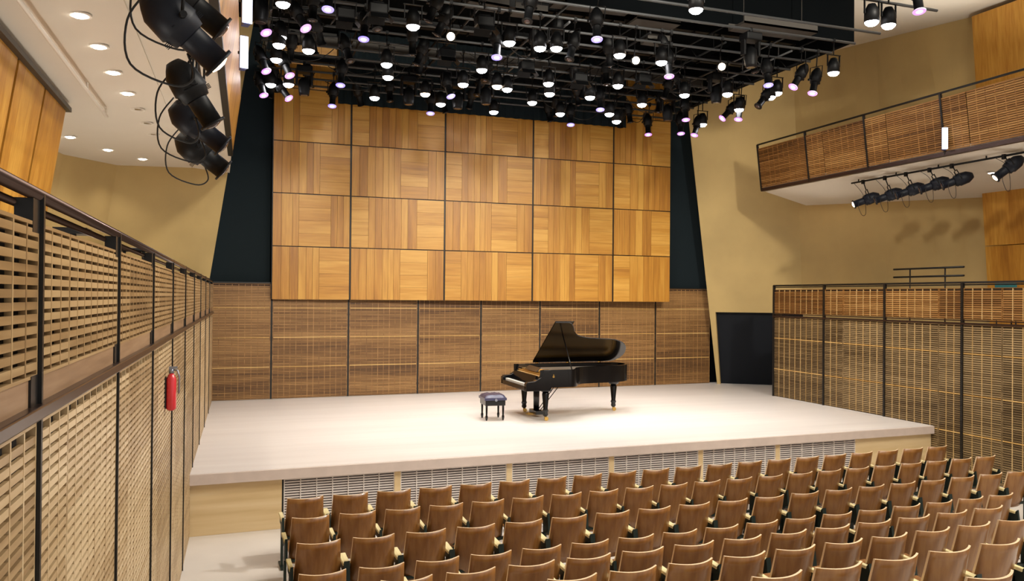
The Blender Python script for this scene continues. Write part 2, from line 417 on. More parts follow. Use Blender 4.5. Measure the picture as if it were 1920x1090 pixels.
for c in range(5):
    x0, x1 = cols[c] + .02, cols[c + 1] - .02
    for r in range(5):
        z0, z1 = rows[r] + .011, rows[r + 1] - .011
        lay = LAY[c][r % 2]
        tot = sum(w for _, w in lay); m = MB(); x = x0
        for kind, w in lay:
            xe = x + (x1 - x0) * w / tot
            if kind in 'vV':
                n = max(1, round((xe - x) / .17)); 
                for q in range(n):
                    a, b = x + (xe - x) * q / n, x + (xe - x) * (q + 1) / n
                    m.box(a, b - .005, -.04, 0, z0, z1, 0, (.95 if kind == 'V' else R_.uniform(.2, .7)))
            else:
                n = 4
                for q in range(n):
                    za, zb = z0 + (z1 - z0) * q / n, z0 + (z1 - z0) * (q + 1) / n
                    m.box(x, xe - .005, -.04, 0, za, zb - .003, 1, R_.uniform(.35, .85))
            x = xe
        m.build('veneer_panel', [M['veneer_v'], M['veneer_h']], wb)
m = MB(); m.box(cols[0], cols[-1], .0, .06, 2.31, 8.6)
m.build('panel_frame', M['steel'], wb)
for x in cols[1:-1]:
    m = MB(); m.box(x - .012, x + .012, -.03, .0, 2.31, 8.46); m.build('joint_fin', M['steel'], wb)
def ly(x): return 19.50 + (x + .4) * .036 - BY       # foot line of the lower wall
lp = [-.36, .93, 2.7, 4.41, 6.05, 7.68, 9.42, 11.16, 12.95]
for i in range(8):
    top = 2.67 if i in (0, 7) else 2.4
    a, b = lp[i] + (.0 if i == 0 else .022), lp[i + 1] - (.022 if i < 7 else 0)
    slat_panel('slat_panel', wb, (a, ly(a)), (b, ly(b)), .01, top,
               [M['slat_back'], M['slat_back'], M['slat_back_slot'], M['stripe']], pitch=.038, slat=.027, web=.135, webw=.012, stripes=(.73, 1.41, 2.1), flip=-1, backing=.012)
    if i: 
        m = MB(); m.box(lp[i] - .02, lp[i] + .02, ly(lp[i]) - .01, ly(lp[i]) + .05, .005, 2.3); m.build('post', M['steel'], wb)
for (a, b) in ((-.36, .9), (11.34, 12.95)):
    m = MB(); m.hexa([(a, ly(a) - .03, 2.67), (b, ly(b) - .03, 2.67), (b, ly(b) + .05, 2.67), (a, ly(a) + .05, 2.67)],
                     [(a, ly(a) - .03, 2.70), (b, ly(b) - .03, 2.70), (b, ly(b) + .05, 2.70), (a, ly(a) + .05, 2.70)]); m.build('cap_rail', M['steel'], wb)
m = MB(); m.box(-1.2, .9, .22, .3, 2.66, 8.8); m.box(11.34, 13.2, .62, .69, 2.5, 8.8)
m.build('black_curtain', M['drape'], wb)
# black masking drape at the head of the panelling
m = MB(); nfold = 150
pts = []
for k in range(nfold + 1):
    x = 2.35 + 7.5 * k / nfold; pts.append((x, .025 * math.sin(k * 1.3)))
for k in range(nfold):
    (xa, ya), (xb, yb) = pts[k], pts[k + 1]
    m.hexa([(xa, ya - .006, 6.9), (xb, yb - .006, 6.9), (xb, yb + .006, 6.9), (xa, ya + .006, 6.9)], [(xa, ya - .006, 8.6), (xb, yb - .006, 8.6), (xb, yb + .006, 8.6), (xa, ya + .006, 8.6)])
tag(m.build('masking_drape', M['drape'], None, loc=(0, 19.2, 0)), 'long black drape hanging across the top of the wooden back wall', 'drape')

# ---- left wall: slats, posts, parapet
def lx(y): return -.47 + (y - 11.64) * .0155
wl = struct(empty('wall_left', (0, 0, 0)))
lpost = [1.3] + [3.1 + 1.8 * k for k in range(10)]
LM = [M['slat_left'], M['slat_left'], M['slot'], M['slat_left']]
LMP = [M['slat_parapet'], M['slat_parapet'], M['slot'], M['slat_parapet']]
for i in range(len(lpost) - 1):
    ya, yb = lpost[i] + .02, min(lpost[i + 1] - .02, 19.45)
    if i == len(lpost) - 2: yb = 19.36
    zb = FZ if lpost[i] < 11.6 else 0
    if lpost[i] < 11.6 < lpost[i + 1]: zb = 0.0
    cut = ya + (yb - ya) * .27
    for (a, b) in ((ya, cut - .004), (cut + .004, yb)):
        P, Q = (lx(b), b), (lx(a), a)
        slat_panel('slat_panel', wl, P, Q, zb + .004, 1.97, LM, pitch=.04, slat=.0255, web=.17, webw=.014, backing=.05, frame=.012, flip=1)
        slat_panel('parapet_panel', wl, P, Q, 2.12, 2.635, LMP, pitch=.04, slat=.0255, web=.17, webw=.014, backing=.05, frame=.012, flip=1)
    if zb == 0 and lpost[i] < 11.6:
        slat_panel('slat_panel', wl, (lx(11.66), 11.66), (lx(ya), ya), FZ + .004, -.01, LM, pitch=.04, slat=.0255, web=.17, webw=.014, backing=.05, frame=.012, flip=1)
    y = lpost[i]; x = lx(y)
    m = MB(); m.box(x - .03, x + .012, y - .012, y + .012, FZ if y < 11.66 else 0, 2.735); m.build('post', M['steel'], wl)
    for (za, zb2) in ((2.6, 2.71), (2.03, 2.13)):
        m = MB(); m.box(x - .055, x - .0, y - .11, y - .012, za, zb2); m.build('bracket', M['steel'], wl)
    m = MB(); P, Q = (lx(lpost[i]), lpost[i]), (lx(min(lpost[i + 1], 19.4)), min(lpost[i + 1], 19.4))
    m.hexa([(P[0] - .03, P[1], 2.028), (P[0] - .006, P[1], 2.028), (Q[0] - .006, Q[1], 2.028), (Q[0] - .03, Q[1], 2.028)],
           [(P[0] - .03, P[1], 2.118), (P[0] - .006, P[1], 2.118), (Q[0] - .006, Q[1], 2.118), (Q[0] - .03, Q[1], 2.118)])
    m.build('toe_board', M['kick'], wl)
def runbar(m, pts, w0, w1, z0, z1, mi=0):
    for k in range(len(pts) - 1):
        (xa, ya), (xb, yb) = pts[k], pts[k + 1]
        m.hexa([(xa + w0, ya, z0), (xa + w1, ya, z0), (xb + w1, yb, z0), (xb + w0, yb, z0)], [(xa + w0, ya, z1), (xa + w1, ya, z1), (xb + w1, yb, z1), (xb + w0, yb, z1)], mi)
m = MB(); m.tube([(lx(1.3) - .01, 1.3, 2.735), (lx(19.3) - .01, 19.3, 2.70)], .022, 14); m.tube([(lx(1.3) - .06, 1.3, 2.70), (lx(19.3) - .06, 19.3, 2.67)], .014, 10)
m.build('handrail', M['rail'], wl)
m = MB(); runbar(m, [(lx(1.3), 1.3), (lx(19.3), 19.3)], -.01, .03, 1.985, 2.03); m.build('ledge_rail', M['rail'], wl, bevel=.006)

# ---- right wall
RX = 12.8
wr = struct(empty('wall_right', (0, 0, 0)))
rp = [16.9, 15.1, 13.29, 11.41, 9.6, 7.8, 6.0, 4.2]
RM = [M['slat_right'], M['web'], M['slot_right'], M['stripe']]
for i in range(len(rp) - 1):
    yb, ya = rp[i] - (.015 if i else 0), rp[i + 1] + .015
    zb = .0 if rp[i + 1] > 12.1 else FZ
    cut = {1: .33, 2: .72, 3: .45}.get(i)
    segs = [(ya, yb)] if cut is None else [(ya, yb + (ya - yb) * cut - .006), (yb + (ya - yb) * cut + .006, yb)]
    for (a, b) in segs:
        slat_panel('slat_panel', wr, (RX, a), (RX, b), zb + .004, 1.96, RM, pitch=.04, slat=.026, web=.19, webw=.016, stripes=(-.06, .69, 1.44), backing=.03, frame=.01, flip=1)
        slat_panel('parapet_panel', wr, (RX, a), (RX, b), 2.06, 2.64, [M['slat_balcony'], M['web'], M['slot_right'], M['stripe']], pitch=.04, slat=.028, web=.19, webw=.014, backing=.03, frame=.01, flip=1)
    y = rp[i]
    m = MB(); m.box(RX - .025, RX + .03, y - .023, y + .023, FZ if y < 12.1 else 0, 2.74); m.build('post', M['steel'], wr)
m = MB(); m.box(RX - .03, RX + .03, 4.2, 16.92, 1.965, 2.0); m.box(RX - .012, RX + .02, 4.2, 16.92, 2.03, 2.05); m.build('ledge_rail', M['rail'], wr)
m = MB(); m.tube([(RX, 16.92, 2.74), (RX, 4.2, 2.74)], .02, 12); m.tube([(RX + .05, 16.9, 2.70), (RX + .05, 4.2, 2.70)], .012, 8); m.build('handrail', M['steel'], wr)
slat_panel('slat_panel', wr, (RX, 16.91), (RX + .5, 17.3), .004, 2.64, RM, flip=1, backing=.03, frame=.01)

# ---- curved plaster shell, right and left
def ruled(name, parent, segs, mat, zs, hole=None, thick=.12, sgn=1):
    m = MB()
    for (B0, B1, T0, T1) in segs:
        ns = 8
        for i in range(ns):
            for j in range(len(zs) - 1):
                if hole and (B0, B1) == hole[0] and hole[1] <= i < hole[2] and zs[j] < hole[3]: continue
                q = []
                for (s, z) in ((i / ns, zs[j]), ((i + 1) / ns, zs[j]), ((i + 1) / ns, zs[j + 1]), (i / ns, zs[j + 1])):
                    b = lerp(B0, B1, s); t = lerp(T0, T1, s); k = (z - b[2]) / (t[2] - b[2]); q.append(lerp(b, t, k))
                d = Vector((q[1][1] - q[0][1], q[0][0] - q[1][0], 0)).normalized() * thick * sgn
                m.hexa(q, [tuple(Vector(p) + d) for p in q])
    return m.build(name, mat, parent)
B = [(13.05, 19.75, 0), (15.0, 18.4, 0), (16.2, 13.4, 0), (16.4, 3, 0)]
T = [(11.65, 19.35, 8.7), (13.96, 17.7, 8.7), (15.5, 13.5, 8.7), (15.9, 3, 8.7)]
zs = [0, 1.0, 2.02, 3.4, 5.2, 7, 8.7]
sh = struct(empty('wall_right_shell', (0, 0, 0)))
ruled('plaster', sh, [(B[0], B[1], T[0], T[1])], M['plaster'], [0, 2.03, 4, 6.5, 8.7], hole=((B[0], B[1]), 0, 8, 2.0), sgn=-1)
ruled('plaster', sh, [(B[1], B[2], T[1], T[2]), (B[2], B[3], T[2], T[3])], M['plaster'], [0, 4, 8.7], sgn=-1)
# sliver of plaster beside the doorway, dark lobby behind it
def shp(s, z): return lerp(lerp(B[0], B[1], s), lerp(T[0], T[1], s), z / 8.7)
m = MB()
q = [shp(0, 0), shp(.035, 0), shp(.065, 2.03), shp(0, 2.03)]
m.hexa(q, [tuple(Vector(p) + Vector((.08, .08, 0))) for p in q]); m.build('door_reveal', M['plaster'], sh)
d1 = struct(empty('door_1', (14.2, 19.0, 0)))
m = MB(); q = [shp(.03, .003), shp(1, .003), shp(1, 2.06), shp(.03, 2.06)]
q = [(p[0] - 14.2 + .11, p[1] - 19.0 + .14, p[2]) for p in q]
m.hexa(q, [(p[0] + .04, p[1] + .05, p[2]) for p in q]); m.build('door_leaf', M['door'], d1)
m = MB(); h = Vector(shp(.78, 1.0)) - Vector((14.2, 19, 0)); m.tube([(h.x + .06, h.y + .06, .85), (h.x + .06, h.y + .06, 1.25)], .01, 8); m.build('handle', M['steel'], d1)
# wooden pier on the right shell
def pier(parent, P0, P1, z0, z1, lean, nv, seams, sgn, off=.0):
    """upright veneer cladding between plan points at height z0, leaning inward with height"""
    for k in range(nv):
        for j in range(len(seams) - 1):
            za, zb = seams[j] + .008, seams[j + 1] - .008
            m = MB(); nsub = 4
            for s in range(nsub):
                a = (k + s / nsub) / nv + (.004 if s == 0 else 0); b = (k + (s + 1) / nsub) / nv - (.004 if s == nsub - 1 else 0)
                pa, pb = lerp(P0, P1, a), lerp(P0, P1, b)
                def P(p, z, o=0): return (p[0] + lean * (z - z0) + o, p[1], z)
                m.hexa([P(pa, za), P(pb, za), P(pb, za, .1 * sgn), P(pa, za, .1 * sgn)], [P(pa, zb), P(pb, zb), P(pb, zb, .1 * sgn), P(pa, zb, .1 * sgn)], 0, R_.uniform(.2, .85))
            m.build('veneer_panel', M['veneer_v'], parent)
pier(sh, (15.75, 13.35), (15.95, 7.2), 1.7, 8.6, -.082, 5, [1.7, 3.6, 5.0, 6.9, 8.6], 1)
# left shell: the plaster behind the side gallery
sl = struct(empty('wall_left_shell', (0, 0, 0)))
def Lp(x, y, z): return (x + .15 * (z - 4.9), y - .02 * (z - 4.9), z)
PL = [(-.10, 19.40), (-2.14, 17.8), (-2.8, 16.2), (-3.3, 12), (-3.4, 2)]
segs = [(Lp(*PL[i], 0), Lp(*PL[i + 1], 0), Lp(*PL[i], 8.7), Lp(*PL[i + 1], 8.7)) for i in range(4)]
ruled('plaster', sl, segs, M['plaster'], [0, 4, 8.7], sgn=1)
pier(sl, (-2.07 - .5, 12.2), (-2.1 - .5, 2.0), 1.62, 4.9, .15, 8, [1.62, 4.86], -1)
m = MB(); m.hexa([(-2.15, 2, 4.84), (-2.03, 2, 4.84), (-2.03, 12.25, 4.84), (-2.15, 12.25, 4.84)], [(-2.15, 2, 4.9), (-2.03, 2, 4.9), (-2.03, 12.25, 4.9), (-2.15, 12.25, 4.9)]); m.build('head_trim', M['steel'], sl)
# gallery floors
m = MB(); m.prism([(-3.6, 1), (lx(1) - .08, 1), (lx(19.4) - .08, 19.4), (-.6, 19.4), (-2.7, 17.8), (-3.6, 14)], 1.5, 1.62); struct(m.build('floor_left_gallery', M['floor']))
m = MB(); m.prism([(RX + .06, 3), (16.1, 3), (15.95, 13.4), (14.8, 17.9), (RX + .6, 17.3), (RX + .06, 16.9)], 1.5, 1.62); struct(m.build('floor_right_gallery', M['floor']))

# ---- upper balconies: soffit, slatted front, rails
def soffit(name, outline, zf, thick=.12):
    m = MB(); n = len(outline); b = 0
    m.v += [(x, y, zf(x, y)) for x, y in outline] + [(x, y, zf(x, y) + thick) for x, y in outline]
    m.face(list(range(n))[::-1]); m.face(list(range(n, 2 * n)))
    for i in range(n):
        j = (i + 1) % n; m.face([i, j, n + j, n + i])
    return struct(m.build(name, M['ceiling']))
def bx_l(y): return -.13 + (y - 8.1) * .018
soffit('ceiling_left_soffit', [(bx_l(1) - .8, 1), (bx_l(1) - .02, 1), (bx_l(16.9) - .02, 16.9), (-.02, 19.3), (-.8, 19.0)], lambda x, y: 5.15 + (x + .8) * .0)
soffit('ceiling_left_gallery', [(-3.5, 1), (bx_l(1) - .8, 1), (-.8, 19.0), (-2.3, 18.0), (-3.0, 16.2), (-3.5, 12)], lambda x, y: 5.145 + .119 * (x + .8) * 1.15)
soffit('ceiling_right_soffit', [(12.81, 17.4), (12.81, 3), (16.0, 3), (15.9, 13.3), (14.78, 17.86)], lambda x, y: 5.17 - .155 * (x - 12.8))
def balcony(name, pts_y, xf, lean, z0, z1, flip, parent):
    """leaning slatted front"""
    for i in range(len(pts_y) - 1):
        ya, yb = pts_y[i], pts_y[i + 1]
        cut = ya + (yb - ya) * .3 if i else None
        segs = [(ya, yb)] if cut is None else [(ya, cut), (cut, yb)]
        for (a, b) in segs:
            a2, b2 = a - .012, b + .012
            m = MB(); n = 1
            def bb(s0, s1, d0, d1, za, zb, mi, tone=.5):
                def P(y, z, d): return (xf(y) + lean * (z - z0) + d, y, z)
                m.hexa([P(s0, za, d0), P(s1, za, d0), P(s1, za, d1), P(s0, za, d1)], [P(s0, zb, d0), P(s1, zb, d0), P(s1, zb, d1), P(s0, zb, d1)], mi, tone)
            bb(a2, b2, .03 * flip, .045 * flip, z0 + .07, z1, 1)
            z = z0 + .075; t = .5; rr = random.Random(int(a * 77))
            while z < z1 - .03:
                t = min(1, max(0, t + rr.uniform(-.25, .25))); bb(a2, b2, 0, .015 * flip, z, z + .028, 0, t); z += .04
            k = a2 - .19
            while k > b2:
                bb(k, k - .012, -.001 * flip, .016 * flip, z0 + .075, z1 - .02, 0, rr.random()); k -= .19
            m.build('slat_panel', [M['slat_balcony'], M['slot_right']], parent)
        y = pts_y[i]; m = MB()
        def P(y, z, d): return (xf(y) + lean * (z - z0) + d, y, z)
        m.hexa([P(y - .018, z0, -.02 * flip), P(y + .018, z0, -.02 * flip), P(y + .018, z0, .03 * flip), P(y - .018, z0, .03 * flip)],
               [P(y - .018, z1 + .09, -.02 * flip), P(y + .018, z1 + .09, -.02 * flip), P(y + .018, z1 + .09, .03 * flip), P(y - .018, z1 + .09, .03 * flip)])
        m.build('post', M['steel'], parent)
    ya, yb = pts_y[0], pts_y[-1]
    m = MB(); m.hexa([(xf(ya) - .02 * flip, ya, z0 - .02), (xf(yb) - .02 * flip, yb, z0 - .02), (xf(yb) + .08 * flip, yb, z0 - .02), (xf(ya) + .08 * flip, ya, z0 - .02)],
                     [(xf(ya) - .02 * flip, ya, z0 + .06), (xf(yb) - .02 * flip, yb, z0 + .06), (xf(yb) + .08 * flip, yb, z0 + .06), (xf(ya) + .08 * flip, ya, z0 + .06)])
    m.build('edge_beam', M['rail'], parent)
    m = MB(); k = lean * (z1 + .09 - z0); m.tube([(xf(ya) + k, ya, z1 + .09), (xf(yb) + k, yb, z1 + .09)], .022, 10); m.build('handrail', M['steel'], parent)
br = struct(empty('wall_right_balcony', (0, 0, 0)))
balcony('b', [17.42, 15.62, 13.76, 11.8, 9.95, 8.1, 6.2], lambda y: 12.8, -.125, 5.17, 6.24, 1, br)
bl = struct(empty('wall_left_balcony', (0, 0, 0)))
for i in range(8):
    ya, yb = 16.9 - 2.05 * i, 16.9 - 2.05 * (i + 1)
    m = MB(); xs = lambda y, z, d=0: (bx_l(y) + .13 * (z - 5.17) + d, y, z)
    for s in range(4):
        a, b = ya + (yb - ya) * s / 4 - (.012 if s == 0 else 0), ya + (yb - ya) * (s + 1) / 4
        m.hexa([xs(a, 5.24), xs(b, 5.24), xs(b, 5.24, -.06), xs(a, 5.24, -.06)], [xs(a, 6.3), xs(b, 6.3), xs(b, 6.3, -.06), xs(a, 6.3, -.06)], 0, R_.uniform(.2, .8))
    m.build('veneer_panel', M['veneer_v'], bl)
m = MB(); m.hexa([(bx_l(.5) + .01, .5, 5.14), (bx_l(16.92) + .01, 16.92, 5.14), (bx_l(16.92) - .08, 16.92, 5.14), (bx_l(.5) - .08, .5, 5.14)],
                 [(bx_l(.5) + .01, .5, 5.23), (bx_l(16.92) + .01, 16.92, 5.23), (bx_l(16.92) - .08, 16.92, 5.23), (bx_l(.5) - .08, .5, 5.23)]); m.build('edge_beam', M['steel'], bl)

# ---- ceiling: black technical pit and the pale ceiling outside it
m = MB(); m.box(-1.2, 11.6, -1, 19.9, 8.62, 8.75); struct(m.build('ceiling_black', M['pit']))
m = MB(); m.box(11.6, 16.3, -1, 19.9, 8.7, 8.85); struct(m.build('ceiling_right', M['ceiling']))
m = MB(); m.box(11.53, 11.63, 12.9, 19.3, 7.5, 8.7); m.box(5.45, 11.53, 12.86, 12.96, 7.5, 8.62); struct(m.build('ceiling_fascia', M['pit']))

# ================================================================ THINGS
# ---- piano
def piano():
    r = empty('grand_piano', (5.38, 15.32, 0), -.01)
    tag(r, 'black concert grand piano with its lid propped open on the stage', 'piano')
    def curve(ctrl, n=10):
        out = []
        P = [Vector(c) for c in ctrl]
        P = [P[0]] + P + [P[-1]]
        for i in range(1, len(P) - 2):
            for k in range(n):
                t = k / n; p0, p1, p2, p3 = P[i - 1], P[i], P[i + 1], P[i + 2]
                q = .5 * ((2 * p1) + (-p0 + p2) * t + (2 * p0 - 5 * p1 + 4 * p2 - p3) * t * t + (-p0 + 3 * p1 - 3 * p2 + p3) * t ** 3)
                out.append((q.x, q.y))
        out.append((P[-1].x, P[-1].y)); return out
    bent = curve([(.86, -.785), (1.02, -.76), (1.14, -.6), (1.27, -.36), (1.5, -.22), (1.85, -.16), (2.2, -.12), (2.45, -.01), (2.62, .18), (2.7, .42), (2.66, .64), (2.52, .76), (2.3, .785)], 6)
    outl = [(.28, .785), (.28, -.78)] + bent                     # counter-clockwise seen from above
    # case: outer rim wall with floor
    def inset(ol, d):
        n = len(ol); o = []
        for i in range(n):
            a = Vector(ol[i - 1]); b = Vector(ol[i]); c = Vector(ol[(i + 1) % n])
            e1 = (b - a); e2 = (c - b)
            if e1.length < 1e-6: e1 = e2
            if e2.length < 1e-6: e2 = e1
            e1 = e1.normalized(); e2 = e2.normalized()
            nn = (Vector((-e1.y, e1.x)) + Vector((-e2.y, e2.x))).normalized(); o.append((b.x + nn.x * d, b.y + nn.y * d))
        return o
    ins = inset(outl, .05)
    m = MB(); n = len(outl)
    for i in range(n):
        j = (i + 1) % n
        z0 = .66
        a, b, c, d = outl[i], outl[j], ins[j], ins[i]
        z1 = 1.0 if i != 0 else .86
        m.hexa([(*a, z0), (*b, z0), (*c, z0), (*d, z0)], [(*a, z1), (*b, z1), (*c, z1), (*d, z1)])
    m.build('rim', M['lacquer'], r)
    m = MB(); m.prism(ins, .68, .72); m.build('bottom_board', M['lacquer'], r)
    m = MB(); m.prism(ins, .86, .875); m.build('soundboard', M['felt'], r)
    pl = [(x, y) for x, y in inset(outl, .09)]
    m = MB(); n = len(pl); hole = inset(outl, .13)
    for i in range(n):
        j = (i + 1) % n; m.hexa([(*pl[i], .885), (*pl[j], .885), (*hole[j], .885), (*hole[i], .885)], [(*pl[i], .91), (*pl[j], .91), (*hole[j], .91), (*hole[i], .91)])
    for (x0, y0, x1, y1) in ((.5, .45, 2.45, .52), (.5, .1, 2.2, .2), (.5, -.2, 1.4, -.16), (.5, -.5, 1.02, -.52)):
        m.hexa([(x0, y0 - .02, .885), (x1, y1 - .02, .885), (x1, y1 + .02, .885), (x0, y0 + .02, .885)], [(x0, y0 - .02, .935), (x1, y1 - .02, .92), (x1, y1 + .02, .92), (x0, y0 + .02, .935)])
    m.box(.42, .72, -.7, .7, .885, .925)
    m.build('iron_plate', M['gold'], r)
    m = MB()
    for k in range(44):
        v = -.66 + 1.3 * k / 43; L = .9 + max(0, v + .62) * .45 if v < -.2 else 1.09 + (min(v, .2) + .2) * 3.2
        m.box(.7, min(L, 2.5), v - .003, v + .003, .925, .93)
    s = m.build('strings', M['strings'], r); s['kind'] = 'stuff'
    # key bed, keyboard, arms, fallboard
    m = MB(); m.box(0.02, .5, -.77, .77, .60, .66); m.box(0, .035, -.78, .78, .60, .69); m.build('key_bed', M['lacquer'], r, bevel=.004)
    for sgn in (-1, 1):
        m = MB(); y0, y1 = (sgn * .785, sgn * .665)
        y0, y1 = min(y0, y1), max(y0, y1)
        ol = [(.0, .60), (.5, .60), (.5, 1.0), (.36, 1.0), (.30, .86), (.18, .79), (.03, .775), (.0, .74)]
        b = len(m.v); k = len(ol); m.v += [(x, y0, z) for x, z in ol] + [(x, y1, z) for x, z in ol]
        m.face(list(range(k))); m.face(list(range(k, 2 * k))[::-1])
        for i in range(k): m.face([i, k + i, k + (i + 1) % k, (i + 1) % k][::1])
        m.build('arm', M['lacquer'], r, bevel=.005)
    m = MB()
    for k in range(52):
        y = -.61 + 1.22 * k / 52; m.box(.045, .2, y + .0006, y + 1.22 / 52 - .0006, .66, .728)
    wk = m.build('white_keys', M['ivory'], r); wk['label'] = 'row of white ivory keys'
    m = MB()
    for k in range(51):
        if k % 7 in (0, 1, 3, 4, 5):
            y = .61 - 1.22 * (k + 1) / 52; m.box(.1, .2, y - .006, y + .006, .728, .738)
    m.build('black_keys', M['lacquer'], r)
    m = MB(); m.hexa([(.2, -.66, .66), (.24, -.66, .66), (.24, .66, .66), (.2, .66, .66)], [(.24, -.66, .88), (.28, -.66, .88), (.28, .66, .88), (.24, .66, .88)]); m.build('fallboard', M['lacquer'], r)
    m = MB(); m.hexa([(.36, -.35, .93), (.39, -.35, .93), (.39, .35, .93), (.36, .35, .93)], [(.46, -.33, 1.01), (.475, -.33, 1.01), (.475, .33, 1.01), (.46, .33, 1.01)]); m.build('music_desk', M['lacquer'], r)
    # lid hinged on the far straight side
    th = math.radians(34.5)
    def lidp(x, w, t): # w: distance from the hinge, t: thickness offset
        return (x, .785 - w * math.cos(th) - t * math.sin(th), 1.015 + w * math.sin(th) - t * math.cos(th) * -1)
    lo = [(.70, 0), (.70, 1.57)] + [(x + .01, .785 - y) for x, y in bent]
    lo = [p for p in lo if p[1] >= 0]
    m = MB(); n = len(lo)
    m.v += [lidp(x, w, 0) for x, w in lo] + [lidp(x, w, .022) for x, w in lo]
    m.face(list(range(n))); m.face(list(range(n, 2 * n))[::-1])
    for i in range(n):
        j = (i + 1) % n; m.face([i, n + i, n + j, j])
    m.build('lid', M['lacquer'], r)
    m = MB(); m.hexa([lidp(.69, .02, .024), lidp(1.1, .02, .024), lidp(1.1, 1.56, .024), lidp(.69, 1.56, .024)], [lidp(.69, .02, .044), lidp(1.1, .02, .044), lidp(1.1, 1.56, .044), lidp(.69, 1.56, .044)])
    m.build('front_flap', M['lacquer'], r)
    e = lidp(1.02, 1.1, -.005); m = MB(); m.tube([(.99, -.69, .96), e], .011, 10); m.build('prop_stick', M['lacquer'], r)
    m = MB()
    for x in (.8, 1.5, 2.25): m.tube([(x - .03, .79, 1.005), (x + .03, .79, 1.005)], .01, 8)
    m.build('hinge', M['brass'], r)
    m = MB(); m.tube([(.56, -.789, .87), (.56, -.781, .87)], .022, 14); m.box(.552, .568, -.79, -.782, .885, .915); m.build('gold_emblem', M['brass'], r)
    # legs
    for (x, y) in ((.46, -.62), (.46, .62), (2.36, .3)):
        m = MB(); m.tube([(x, y, .66), (x, y, .60), (x, y, .57)], [.125, .12, .085], 8)
        m.tube([(x, y, .57), (x, y, .52), (x, y, .24), (x, y, .2), (x, y, .17), (x, y, .12), (x, y, .09)], [.062, .074, .046, .064, .046, .056, .036], 8)
        l = m.build('leg', M['lacquer'], r)
        m = MB(); m.tube([(x, y, .09), (x, y, .06)], .022, 10); m.tube([(x + .02, y - .014, .04), (x + .02, y + .014, .04)], .04, 14); m.build('brass_caster', M['brass'], l)
    m = MB()
    for y in (-.14, -.05, .05, .14): m.tube([(.5, y, .66), (.5, y * .8, .11)], .017, 10)
    m.box(.42, .58, -.2, .2, .06, .13); m.box(.44, .56, -.2, .2, .6, .66)
    for y in (-.1, .1): m.tube([(1.0, y, .67), (.55, y * .6, .11)], .009, 8)
    ly_ = m.build('pedal_lyre', M['lacquer'], r)
    m = MB()
    for y in (-.09, 0, .09):
        m.hexa([(.3, y - .022, .045), (.46, y - .012, .07), (.46, y + .012, .07), (.3, y + .022, .045)], [(.3, y - .022, .055), (.46, y - .012, .08), (.46, y + .012, .08), (.3, y + .022, .055)])
    m.build('pedals', M['brass'], ly_)
    return r
piano()
# ---- bench
b = empty('piano_bench', (4.915, 15.2, 0), math.radians(-4))
tag(b, 'black padded piano bench standing left of the grand piano', 'bench')
m = MB(); m.box(-.2, .2, -.24, .24, .29, .41); m.build('seat_frame', M['lacquer'], b, bevel=.008)
m = MB(); n = 12
def cz(u, v):
    e = (1 - abs(2 * u - 1) ** 6) * (1 - abs(2 * v - 1) ** 6); t = .012 * (math.cos(u * 6 * PI) * math.cos(v * 6 * PI)); return .435 + .07 * e ** .5 - t * e
for i in range(n + 1):
    for j in range(n + 1):
        u, v = i / n, j / n; m.v.append((-.22 + .44 * u, -.26 + .52 * v, cz(u, v)))
for i in range(n):
    for j in range(n):
        a = i * (n + 1) + j; m.face([a, a + n + 1, a + n + 2, a + 1], 0, .5, True)
m.box(-.22, .22, -.26, .26, .395, .442); m.build('tufted_cushion', M['leather'], b)
for sy in (-1, 1):
    m = MB(); m.tube([(0.0, sy * .24, .405), (0.0, sy * .29, .405)], [.012, .012], 10); m.tube([(0, sy * .28, .405), (0, sy * .3, .405)], .026, 14); m.build('height_knob', M['chrome'], b)
for sx in (-1, 1):
    for sy in (-1, 1):
        m = MB(); x, y = sx * .165, sy * .19
        m.tube([(x, y, .34), (x, y, .3), (x, y, .1), (x, y, .085), (x, y, .05), (x, y, 0)], [.025, .024, .017, .026, .026, .014], 8); m.build('leg', M['lacquer'], b)

# ---- theatre seats
def seat_back():
    m = MB(); nz, nx = 7, 10; th = .02
    zs = [.30, .38, .46, .56, .66, .76, .832]
    def P(u, z, t):
        h = .236 - (z - .3) / .53 * .026; y = .15 * (1 - ((z - .3) / .532) ** .8) * 1.0
        c = 2 * u - 1; return (c * h, y + .075 * c * c - t, z + .006 * c * c)
    for t in (0, th):
        for z in zs:
            for i in range(nx + 1): m.v.append(P(i / nx, z, t))
    N = nz * (nx + 1)
    for j in range(nz - 1):
        for i in range(nx):
            a = j * (nx + 1) + i
            m.face([a, a + nx + 1, a + nx + 2, a + 1], 0, .5, True); m.face([N + a, N + a + 1, N + a + nx + 2, N + a + nx + 1], 0, .5, True)
    for i in range(nx):
        a = (nz - 1) * (nx + 1) + i; m.face([a, N + a, N + a + 1, a + 1], 1); a = i; m.face([a, a + 1, N + a + 1, N + a], 1)
    for j in range(nz - 1):
        a = j * (nx + 1); m.face([a, N + a, N + a + nx + 1, a + nx + 1], 1); a += nx; m.face([a, a + nx + 1, N + a + nx + 1, N + a], 1)
    return m
def arm_mb(x):
    m = MB(); m.hexa([(x - .022, .06, .565), (x + .022, .06, .565), (x + .024, .34, .585), (x - .024, .34, .585)], [(x - .02, .055, .595), (x + .02, .055, .595), (x + .024, .34, .612), (x - .024, .34, .612)]); return m
def stand_mb(x):
    m = MB(); m.box(x - .012, x + .012, .08, .30, .50, .565); m.box(x - .014, x + .014, .12, .17, .02, .52); m.box(x - .022, x + .022, .02, .34, 0, .02)
    m.hexa([(x - .014, -.0, .40), (x + .014, -.0, .40), (x + .014, .13, .36), (x - .014, .13, .36)], [(x - .014, .03, .62), (x + .014, .03, .62), (x + .014, .14, .5), (x - .014, .14, .5)]); return m
seat0 = empty('theatre_seat')
